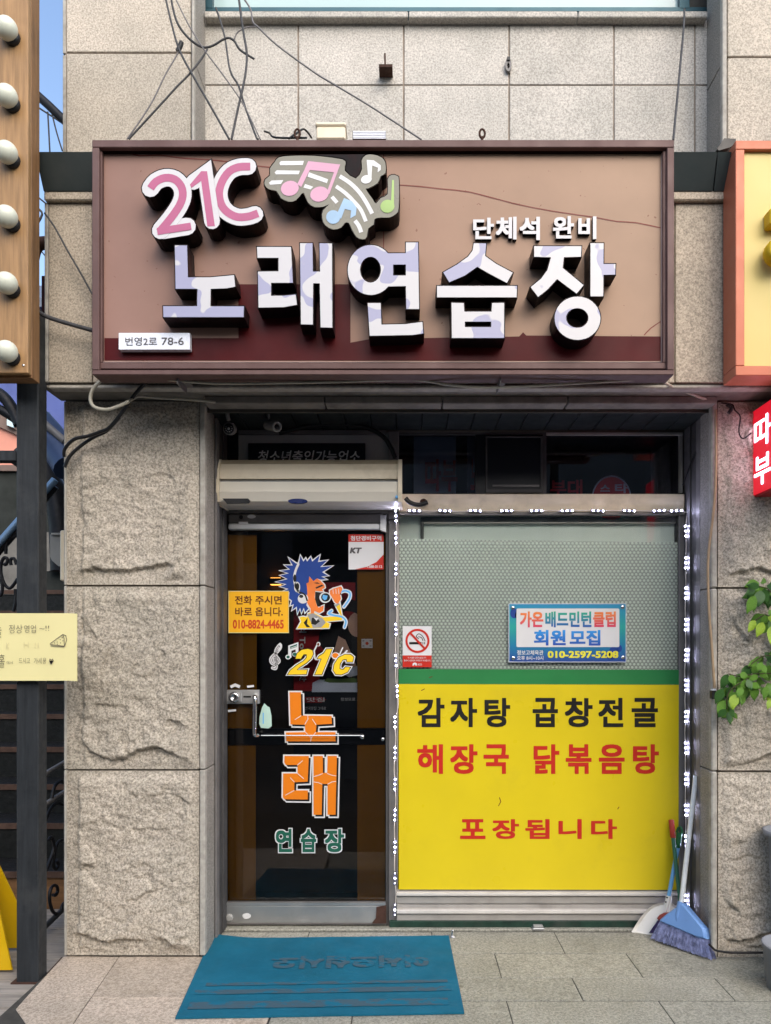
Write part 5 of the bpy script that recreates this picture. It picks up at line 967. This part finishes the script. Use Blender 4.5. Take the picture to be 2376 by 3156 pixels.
t, p0, nn = broom('floor_broom', 'blue broom with pale handle and flared blue bristles standing in front of the scoop', G(2009, 2897), G(2203, 2962), P(2146, 2392, .23),
      [(1095, 488), (1135, 490), (1170, 520), (1400, 790), (1418, 850), (1420, 905), (1330, 890), (1100, 790), (885, 700), (890, 680), (960, 620), (1070, 540)], [(880, 702), (1418, 908), (1490, 1150), (770, 900)], ((2146, 2392), (2101, 2790)), m_handlew, m_brist, m_bluep, .0125)
S = lambda pts: [ONP(*v, p0, nn) for v in T(*R8, pts)]
b = MB(); b.tube([S([(1118, 480)])[0] + nn * .012, S([(1095, 620)])[0] + nn * .020, S([(1085, 730)])[0] + nn * .018], .017, m_bluep, 10, .009); b.build('handle_socket', t)
# ================================================================== left: wooden bulb board, post, note
YW = -.42
t = thing('bulb_board', 'varnished wooden board with a column of frosted globe bulbs', 'sign board', P(0, 1160, YW))
b = MB(); a0, a1 = P(-420, -120, YW), P(86, 1150, YW); b.box(a0.x, a1.x, YW, YW + .03, a1.z, a0.z, m_wood, .003); b.build('front_board', t)
b = MB(); b.box(a0.x, a1.x + .001, YW + .031, YW + .10, a1.z - .01, a0.z, m_woodd, .002); b.build('side_board', t)
for py in (90, 298, 472, 670, 875, 1085):
    c = P(20, py, YW - .036); c.y = YW; b = MB(); b.lathe(c + Vector((.008, -.001, -.012)), (0, -1, 0), [(.034, 0), (.034, .012), (.028, .02), (.024, .02)], m_black, 16); o = b.build('bulb_socket', t)
    b = MB(); b.ball(c + Vector((0, -.036, .003)), .0455, m_bulb, 20); b.build('bulb', o)
b = MB(); p = P(72, 1126, YW); b.lathe(p, (0, -1, 0), [(.006, 0), (.005, .003), (0, .004)], m_chrome, 10); b.build('screw', t)
YPt = -.25
t = thing('steel_post', 'dark painted square steel post on the boardwalk below the wooden board', 'post', G(85, 3020))
a0, a1 = P(50, 1000, YPt), P(118, 3023, YPt); b = MB(); b.box(a0.x, a1.x, YPt, YPt + .082, -.016, 3.05, m_post, .004); b.build('shaft', t); b = MB(); b.box(a0.x - .02, a1.x + .004, YPt - .012, YPt + .1, -.016, -.008, m_rust); b.build('foot_plate', t)
b = MB(); b.pbox(-420, 1388, 49.5, 1420, YPt + .02, .05, m_post, .003); b.build('cross_bar', t)
b = MB(); b.pbox(-420, 1150.5, 20, 1156, YPt + .02, .05, m_post, .003); b.build('top_bar', t)
YN = -.285
t = thing('paper_note', 'pale yellow handwritten paper note with a pizza slice drawing on the dark post', 'note', P(118, 2098, YN))
b = MB(); vs = []; nx, nz = 24, 14
for j in range(nz + 1):
    for i in range(nx + 1): px = -300 + 537 * i / nx; py = 1890 + 208 * j / nz + (1.5 if i == nx else 0); vs.append(P(px, py, YN + .003 * noise.noise(Vector((px * .012, py * .01, 2)))))
b.add(vs, [(j * (nx + 1) + i, j * (nx + 1) + i + 1, (j + 1) * (nx + 1) + i + 1, (j + 1) * (nx + 1) + i) for j in range(nz) for i in range(nx)], m_paper, True); b.add([v + Vector((0, .004, 0)) for v in vs], [((j + 1) * (nx + 1) + i, (j + 1) * (nx + 1) + i + 1, j * (nx + 1) + i + 1, j * (nx + 1) + i) for j in range(nz) for i in range(nx)], m_paper, True); b.build('sheet', t, False)
b = MB(); Yq = YN - .0045; r1 = (0, 1400, .3617)
for s, x0, y0, x1, y1 in (('오늘', -110, 1450, 12, 1560), ('정상', 75, 1452, 190, 1525), ('영업', 205, 1455, 305, 1520), ('~!!', 335, 1460, 418, 1503), ('홀', -15, 1705, 40, 1815), ('에서', 55, 1762, 108, 1788), ('드시고', 160, 1735, 255, 1782), ('가세용', 288, 1735, 395, 1785)): tx(b, s, x0, y0, x1, y1, Yq, m_ink, -.012, r1)
for p in ([(425, 1615), (535, 1535), (560, 1545), (568, 1580), (550, 1635), (425, 1620)], [(535, 1535), (545, 1570), (548, 1630)], [(430, 1632), (548, 1640)], [(435, 1790), (420, 1760), (425, 1745), (437, 1755), (448, 1745), (453, 1760), (435, 1790)]): b.flat(T(*r1, stroke(p, 5, False)), Yq - .0002, m_ink)
for u, w in ((487, 1600), (512, 1580), (530, 1562), (465, 1608), (515, 1608), (488, 1618), (536, 1590)): b.flat(T(*r1, ell(u, w, 5, 4, 8)), Yq - .0002, m_ink)
b.build('handwriting', t)
b = MB(); 
for p in ([(55, 1605), (55, 1655)], [(75, 1605), (57, 1635), (75, 1655)], [(205, 1600), (205, 1650)], [(300, 1605), (298, 1650)], [(325, 1605), (325, 1650)], [(240, 1600), (240, 1650)], [(205, 1625), (235, 1622)]): b.flat(T(*r1, stroke(p, 4, False)), Yq, m_inkf)
b.build('faded_writing', t)
# ================================================================== left: stairs, railing, alley
t = thing('metal_staircase', 'dark chequer plate staircase with rusted nosings climbing behind the post', 'staircase', (-2.6, .72, 0))
b = MB(); b.box(-4.2, -1.68, .72, .75, -.05, .193, m_deckb, .003); b.build('riser_board', t)
hs = [.205, .424, .615, .824, 1.027, 1.229, 1.43, 1.63, 1.83, 2.03]; yy = .72
for i, h_ in enumerate(hs):
    y0 = .72 + .265 * i; b = MB(); b.box(-4.2, -1.68, y0 - .02, y0 + .29, h_ - .012, h_, m_tread); b.build('tread', t)
    MB().box(-4.2, -1.68, y0 - .026, y0 - .0205, h_ - .035, h_ + .002, m_nose, .001).build('nosing', t)
    if i < 9: MB().box(-4.2, -1.68, y0 + .255, y0 + .262, h_ + .001, hs[i + 1] - .036, m_riser).build('riser', t)
Xr = -1.9
t = thing('stair_railing', 'black wrought iron railing with scrolls beside the granite pier', 'railing', PX(150, 2860, Xr)); rr2 = (0, 2200, .432)
for (a, c) in (((330, 1515), (480, 1365)), ((330, 420), (480, 335)), ((330, 640), (480, 545))): 
    (u0, v0), (u1, v1) = T(*rr2, [a, c]); MB().tube([PX(u0 - 8, v0 + 6, Xr), PX(u1, v1, Xr)], .014, m_alumid if c[1] < 1000 else m_post, 4).build('rail', t)
for pts in (T(0, 2700, .2062, [(960, 400), (930, 440), (900, 540), (850, 565), (790, 530), (750, 420), (740, 290), (765, 180), (810, 140), (850, 160), (860, 230), (830, 285), (790, 280)]), T(*rr2, [(325, 760), (360, 680), (410, 635), (460, 655)]), T(*rr2, [(328, 1120), (375, 1000), (385, 930), (365, 880), (345, 905)]), T(*rr2, [(470, 900), (440, 900), (410, 925), (390, 1000), (380, 1080), (400, 1108), (415, 1075), (400, 1045)]), T(*rr2, [(370, 605), (390, 520), (430, 480), (460, 495)])):
    MB().tube([PX(u, w, Xr) for u, w in smooth_path(pts, 4)], .009, m_blackmet, 8).build('scroll', t)
t = thing('stair_railing', 'far iron railing with handrail coloured as blue lit left of the steel post', 'railing', P(20, 1900, .9))  # blue light on the handrail is put into its colour
MB().tube([P(-60, 1738, .9), P(170, 1478, .9)], .022, m_bluelit_rail, 4).build('handrail', t); MB().tube([P(-60, 1765, .93), P(172, 1500, .93)], .02, m_blackmet, 6).build('lower_rail', t)
for pts in ([(150, 1060), (90, 1140), (40, 1110), (10, 1020), (10, 930), (40, 880), (65, 900), (50, 940), (30, 935)], [(130, 640), (130, 700), (80, 710), (55, 760), (50, 850)], [(140, 940), (120, 890), (90, 900), (95, 945)], [(-20, 1200), (10, 1200), (20, 1120), (0, 1050)], [(130, 1150), (135, 1250), (115, 1340)]): MB().tube([P(u, w, .92) for u, w in smooth_path(T(0, 1400, .3617, pts), 4)], .010, m_blackmet, 8).build('scroll', t)
t = thing('alley_wall', 'dark wall at the back of the stair alley', 'wall', (-4, 3.9, 0))  # near-black base colour, mottled by noise
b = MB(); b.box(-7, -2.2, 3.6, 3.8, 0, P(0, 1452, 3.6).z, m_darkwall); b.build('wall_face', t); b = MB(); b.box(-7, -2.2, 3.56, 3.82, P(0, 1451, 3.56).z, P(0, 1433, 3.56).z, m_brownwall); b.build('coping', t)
b = MB(); b.pbox(-80, 1650, 60, 1895, 3.5, .05, m_core); b.pbox(143, 1640, 200, 1760, 3.5, .05, m_core); b.build('pale_patch', t)
t = thing('blue_house', 'blue plastered house with a slate roof seen past the stair alley', 'house', (-6, 7, 0))
b = MB(); b.box(-14, -3.0, 6.5, 9, 0, P(0, 945, 6.5).z, m_bluewall); b.build('wall', t); b = MB(); z0 = P(0, 945, 6.2).z; z1 = P(0, 850, 6.4).z
b.add([(-14, 6.2, z0), (-3, 6.2, z0), (-3, 6.2, z0 + .12), (-14, 6.2, z0 + .12), (-14, 8, z1), (-3, 8, z1 + .7), (-3, 9, z0), (-14, 9, z0)], [(0, 1, 2, 3), (3, 2, 5, 4), (4, 5, 6, 7), (0, 7, 6, 1), (0, 3, 4, 7), (1, 6, 5, 2)], m_roof); b.build('roof', t)
t = thing('salmon_house', 'small salmon pink house with brown upper wall and one window left of the post', 'house', P(0, 1430, 5.2))
b = MB(); b.poly([[(-200, 1225), (52, 1340), (60, 1440), (-200, 1440)]], 5.2, .6, m_pinkwall); b.build('lower_wall', t); b = MB(); b.poly([[(-200, 1180), (30, 1262), (60, 1275), (60, 1344), (-200, 1224)]], 5.15, .6, m_brownwall); b.build('upper_wall', t)
b = MB(); b.poly([[(19, 1276), (44, 1285), (44, 1322), (19, 1312)]], 5.1, .06, m_brownwall); o = b.build('window', t); b = MB(); b.poly([[(21, 1279), (40, 1286), (40, 1317), (21, 1310)]], 5.07, .03, MAT('pale_window_pane', (.5, .65, .68), .1)); b.build('pane', o)
t = thing('vent_duct', 'bent blue grey metal duct between the steel post and the pier', 'duct', P(170, 1430, 1.4))
b = MB(); b.tube([P(110, 1300, 1.5), P(150, 1345, 1.5), P(185, 1390, 1.45), P(215, 1440, 1.4)], .11, m_bluemet, 14); b.build('pipe', t); b = MB(); b.tube([P(120, 1290, 1.38), P(200, 1360, 1.36)], .025, m_alumid, 8); b.build('flashing', t)
b = MB(); b.tube([P(60, 1400, 1.9), P(130, 1450, 1.9), P(175, 1520, 1.9), P(190, 1620, 1.9), P(195, 1760, 1.9)], .09, m_blackmet, 12); tag(b.build('drain_pipe'), 'black pipe bending down behind the granite pier', 'pipe')
b = MB(); b.tube([P(u, w, 1.2) for u, w in smooth_path([(-60, 1190), (0, 1215), (35, 1255), (60, 1310)], 4)], .038, m_blackmet, 8); b.tube([P(u, w, 1.2) for u, w in smooth_path([(-60, 1235), (0, 1262), (30, 1280), (60, 1300)], 4)], .03, m_blackmet, 8); tag(b.build('canopy_frame'), 'curved black iron canopy bars left of the steel post', 'canopy frame')
t = thing('meter_box', 'grey meter box with a sloped bottom beside the pier edge', 'meter box', P(172, 1745, .5))
b = MB(); b.poly([[(154, 1646), (192, 1646), (192, 1740), (180, 1745), (160, 1728), (154, 1715)]], .5, .12, m_grey); b.build('housing', t); b = MB(); b.poly([[(158, 1642), (192, 1642), (192, 1648), (156, 1648)]], .48, .14, m_grey); b.build('lid', t)
b = MB(); b.pbox(184, 1634, 202, 1790, .2, .1, m_beige, .006); tag(b.build('electric_box'), 'narrow ivory electric box right behind the pier edge', 'box')
b = MB(); b.tube([P(80, 262, .9), P(150, 325, .9), P(215, 388, .9)], .026, m_blackmet, 10); tag(b.build('cable_bundle'), 'thick black cable bundle crossing the sky gap', 'cable')
for pts, lab, r in (([(100, 320), (150, 352), (200, 385)], 'thin cable crossing the sky gap under the thick bundle', .005), ([(147, 345), (150, 400), (154, 480)], 'dark wire hanging in the sky gap', .005), ([(153, 318), (160, 350), (175, 410), (192, 465)], 'pale wire slanting down in the sky gap', .005), ([(98, 590), (120, 610), (145, 630)], 'short wire below the grey flashing in the sky gap', .005), ([(96, 610), (115, 640), (130, 660), (110, 700), (104, 730)], 'tangled wire at the pier edge above the rusty pipe', .007), ([(100, 740), (120, 765), (140, 790)], 'thin wire under the rusty pipe in the sky gap', .004)):
    b = MB(); b.tube([P(u, w, .9) for u, w in smooth_path(pts, 3)], r, m_cable, 6); tag(b.build('cable'), lab, 'cable')
b = MB(); b.tube([P(u, w, .45) for u, w in smooth_path([(150, 748), (128, 750), (112, 760), (103, 785), (98, 830), (96, 960)], 4)], .034, m_rust, 12); tag(b.build('rusty_pipe'), 'rusty pipe elbow in the gap between board and building', 'pipe')
b = MB(); b.pbox(119, 965, 140, 1180, .1, .06, MAT('maroon_post', (.06, .014, .014), .5)); b.pbox(128, 850, 140, 965, .1, .06, MAT('maroon_post', (.06, .014, .014), .5)); tag(b.build('maroon_post'), 'dark maroon post behind the steel post next to the building', 'post')
# yellow wet floor board
t = thing('floor_warning_sign', 'yellow folding floor sign at the lower left edge', 'floor sign', G(-40, 2990))
b = MB(); g0, g1 = G(37, 2990), G(-190, 2990); ap0, ap1 = Vector((g0.x - .21, g0.y + .12, .62)), Vector((g1.x + .05, g1.y + .12, .62)); n = (g1 - g0).cross(ap0 - g0).normalized() * .01
b.loops([[g0, g1, ap1, ap0]], n, m_wet); b.build('front_panel', t); b = MB(); h0, h1 = g0 + Vector((0, .26, 0)), g1 + Vector((0, .26, 0)); b.loops([[h0, h1, ap1 + Vector((0, .012, 0)), ap0 + Vector((0, .012, 0))]], -n, m_wet); b.build('rear_panel', t)
# ================================================================== right side
YO = -.33
t = thing('neighbour_sign', 'cream yellow sign with a coral frame on the building right edge', 'sign', P(2420, 1170, YO))
mb = ring(2267, 432, 3100, 1157, (28, 28, 28, 30), YO, .13, m_orangef); mb.build('frame', t); b = MB(); b.pbox(2294, 459, 3074, 1128, YO + .02, .09, m_cream); b.build('face_panel', t)
b = MB(); b.pbox(2373, 640, 2430, 690, YO - .04, .06, m_gold, .006); b.build('letter', t); b = MB(); c = P(2392, 785, YO - .01); b.lathe(c, (0, -1, 0), [(.06, 0), (.06, .05), (.045, .055), (0, .055)], m_gold, 20); b.build('letter', t)
b = MB(); v = T(1576, 0, .4805, [(1320, 955), (1365, 885), (1440, 890), (1440, 920), (1400, 945), (1330, 965)]); b.poly([v], -.26, .1, m_black); tag(b.build('rubber_sheet'), 'black rubber sheet tucked behind the corner of the coral sign', 'rubber sheet')
XS = (2319 - CX) * DC / F; z1 = H + 733 * DC / F; z0 = H - (1534 - CY) * DC / F
t = thing('projecting_sign', 'lit red projecting sign with white letters at the right edge', 'sign', (XS + .09, -.4, z0))
b = MB(); b.box(XS + .002, XS + .18, -.78, -.002, z0, z1, m_redbox, .004); b.build('box', t)
b = MB(); b.box(XS - .004, XS + .0015, -.772, -.008, z0 + .008, z1 - .008, m_lit); b.build('lit_face', t)
b = MB()
for s, y0, y1, za_, zb2 in (('따', -.03, -.19, z1 - .06, z1 - .20), ('뜻', -.21, -.36, z1 - .06, z1 - .20), ('부', -.03, -.19, z1 - .24, z1 - .38), ('대', -.21, -.36, z1 - .24, z1 - .38)): b.text(s, (0, 0, 1, 1), 0, m_litw, .012, fn=lambda u, w, y0=y0, y1=y1, za_=za_, zb2=zb2: Vector((XS - .006, y0 + (y1 - y0) * u, zb2 + (za_ - zb2) * w)))
b.build('lettering', t)
# plant
t = thing('potted_plant', 'leafy green plant on a grey pedestal pot reaching over the right pier', 'plant', (1.802, -.125, 0))
b = MB(); c = Vector((1.802, -.125, 0)); zr = P(0, 2575, -.22).z; b.lathe(c, (0, 0, 1), [(.0, .002), (.075, .002), (.08, .35), (.09, zr - .03), (.112, zr - .025), (.115, zr), (.10, zr), (.095, zr - .03), (0, zr - .03)], m_pot, 28); b.build('pot', t)
R10 = (2176, 1700, .2714); Yp = -.10
def leafmesh(m):
    mb = MB(); n = 6; vs = []
    for i in range(n + 1):
        s = i / n; w = .30 * math.sin(math.pi * min(1, s ** .8)) * (1 - .25 * s); z = -.10 * s * s; vs += [Vector((-w, -.06 * (abs(w)) , -s + 0)), Vector((0, z, -s)), Vector((w, -.06 * abs(w), -s))]
    mb.add(vs, [(3 * i + a, 3 * i + a + 1, 3 * i + a + 4, 3 * i + a + 3) for i in range(n) for a in (0, 1)], m, True); return mb
lm = []
for m in (m_leaf, m_leafd, m_leafy):
    o = leafmesh(m).build('leaf', None, False); me = o.data
    me.transform(Matrix.Translation(o.location)); lm.append(me); bpy.data.objects.remove(o)
rnd = random.Random(11)
def leaf(a, c, L_, ang, k, dy=0):
    o = bpy.data.objects.new('leaf', lm[k]); COL.objects.link(o); o.parent = t; (u, w), = T(*R10, [(a, c)]); p = P(u, w, Yp + dy + rnd.uniform(-.05, .05))
    o.location = p - t.location; s = 1.2 * L_ * .2714 * (DC + Yp) / F; o.scale = (s * 1.1, s, s); o.rotation_euler = (rnd.uniform(-.25, .35), math.radians(ang), rnd.uniform(-.5, .5))
for a in [(560, 385, 150, 50, 1), (540, 400, 130, 25, 1), (640, 445, 160, 55, 0), (560, 500, 190, 25, 0), (540, 520, 120, -5, 0), (620, 440, 170, 10, 1), (660, 420, 150, -10, 1), (690, 380, 130, -60, 1), (610, 400, 120, 100, 1), (700, 460, 150, -20, 1), (590, 490, 110, 0, 0), (730, 470, 160, 5, 1),
          (640, 715, 120, 60, 0), (560, 780, 140, 35, 2), (650, 780, 110, 50, 0), (650, 800, 160, 25, 2), (670, 715, 110, 0, 0), (700, 745, 110, -70, 2), (720, 780, 100, -10, 0), (735, 850, 190, 10, 2), (760, 700, 120, -30, 0),
          (580, 1240, 120, 65, 0), (490, 1300, 140, 30, 0), (555, 1295, 110, 0, 0), (640, 1255, 100, 30, 0), (620, 1180, 130, -30, 0), (690, 1185, 130, -50, 1), (640, 1280, 100, -20, 0), (720, 1290, 150, 0, 0), (590, 1405, 100, 60, 0), (600, 1370, 110, -60, 0),
          (250, 1390, 160, 25, 1), (270, 1400, 110, -25, 0), (330, 1430, 100, 5, 0), (380, 1390, 110, -75, 0), (380, 1470, 100, 5, 0), (440, 1450, 120, 0, 0), (470, 1450, 110, -15, 1), (440, 1530, 150, 10, 0), (510, 1500, 90, 10, 0), (520, 1495, 110, -60, 0), (550, 1530, 150, -5, 0), (250, 1545, 110, 15, 0), (185, 1555, 160, 20, 1),
          (285, 1580, 90, 5, 0), (330, 1620, 150, 10, 2), (360, 1610, 110, 0, 0), (280, 1665, 130, -5, 0), (205, 1690, 150, 25, 0), (225, 1790, 110, 40, 1), (270, 1790, 100, -35, 1), (250, 1820, 120, -5, 1), (690, 1525, 140, 10, 0), (735, 1500, 130, 5, 0), (730, 1680, 110, 30, 2), (300, 1600, 100, -50, 0), (410, 1540, 110, 25, 0)]:
    leaf(*a)
    for q in range(2): leaf(a[0] + rnd.uniform(5, 75), a[1] + rnd.uniform(-55, 45), a[2] * rnd.uniform(.7, 1), a[3] + rnd.uniform(-45, 45), rnd.choice((0, 0, 1, a[4])), .06)
for i in range(60): leaf(rnd.uniform(760, 1500), rnd.uniform(300, 1900), rnd.uniform(110, 180), rnd.uniform(-60, 60), rnd.choice((0, 0, 1, 2)), rnd.uniform(-.1, .05))
b = MB(); base = P(2390, 2560, -.22)
for pts in ([(1000, 1500), (760, 1390), (560, 1390), (370, 1415), (260, 1390)], [(480, 1440), (300, 1550), (240, 1650), (235, 1790)], [(1000, 500), (760, 470), (700, 420), (560, 385)], [(1000, 780), (720, 730), (660, 720), (560, 780)], [(1000, 1250), (700, 1180), (560, 1240), (480, 1310)]):
    b.tube([P(u, w, Yp) for u, w in smooth_path(T(*R10, pts), 3)], .003, m_stem, 5)
for k in (300, 900, 1500): q = P(2176 + 1000 * .2714, 1700 + k * .2714 * .85, Yp); b.tube([Vector((1.802, -.125, zr - .03)), (Vector((1.85, -.125, zr)) + q) / 2 + Vector((.05, 0, .1)), q], .008, m_stem, 6, .004)
b.build('stem', t)
t = thing('grey_bucket', 'grey plastic bucket on the paving at the lower right edge', 'bucket', (1.71, -.345, 0))
b = MB(); R = .13; c = Vector((P(2354, 0, -.34).x + R, -.345, 0)); zr = P(0, 2912, -.345).z; b.lathe(c, (0, 0, 1), [(0, .004), (R * .84, .004), (R * .97, zr - .012), (R, zr - .01), (R, zr), (R * .95, zr), (R * .9, .05), (0, .05)], m_pot, 36); b.build('body', t); b = MB(); b.lathe(c, (0, 0, 1), [(0, .10), (R * .90, .10)], m_soil, 30); b.build('soil', t)
# ================================================================== across the street (unseen houses, raised so the glass mirrors them, not bright sky)
for i, (x0, x1, hgt) in enumerate(((-16, -5.2, 6.6), (-5, 3.2, 6.4), (3.4, 15, 6.9))):
    t = thing('street_house', ('grey tall', 'plain low', 'grey wide')[i] + ' rendered house across the street behind the camera', 'house', ((x0 + x1) / 2, -12, 0))
    b = MB(); b.box(x0, x1, -16, -12, -.06, hgt, m_opp); b.build('wall', t)
    for j in range(int((x1 - x0) // 2)):
        for k in range(int(hgt // 2.8)): b = MB(); xx = x0 + .5 + 2 * j; b.box(xx, xx + 1.3, -12.0, -11.96, .6 + 2.8 * k, 2.1 + 2.8 * k, m_oppg); b.build('window', t)
bpy.data.objects.remove(_to)
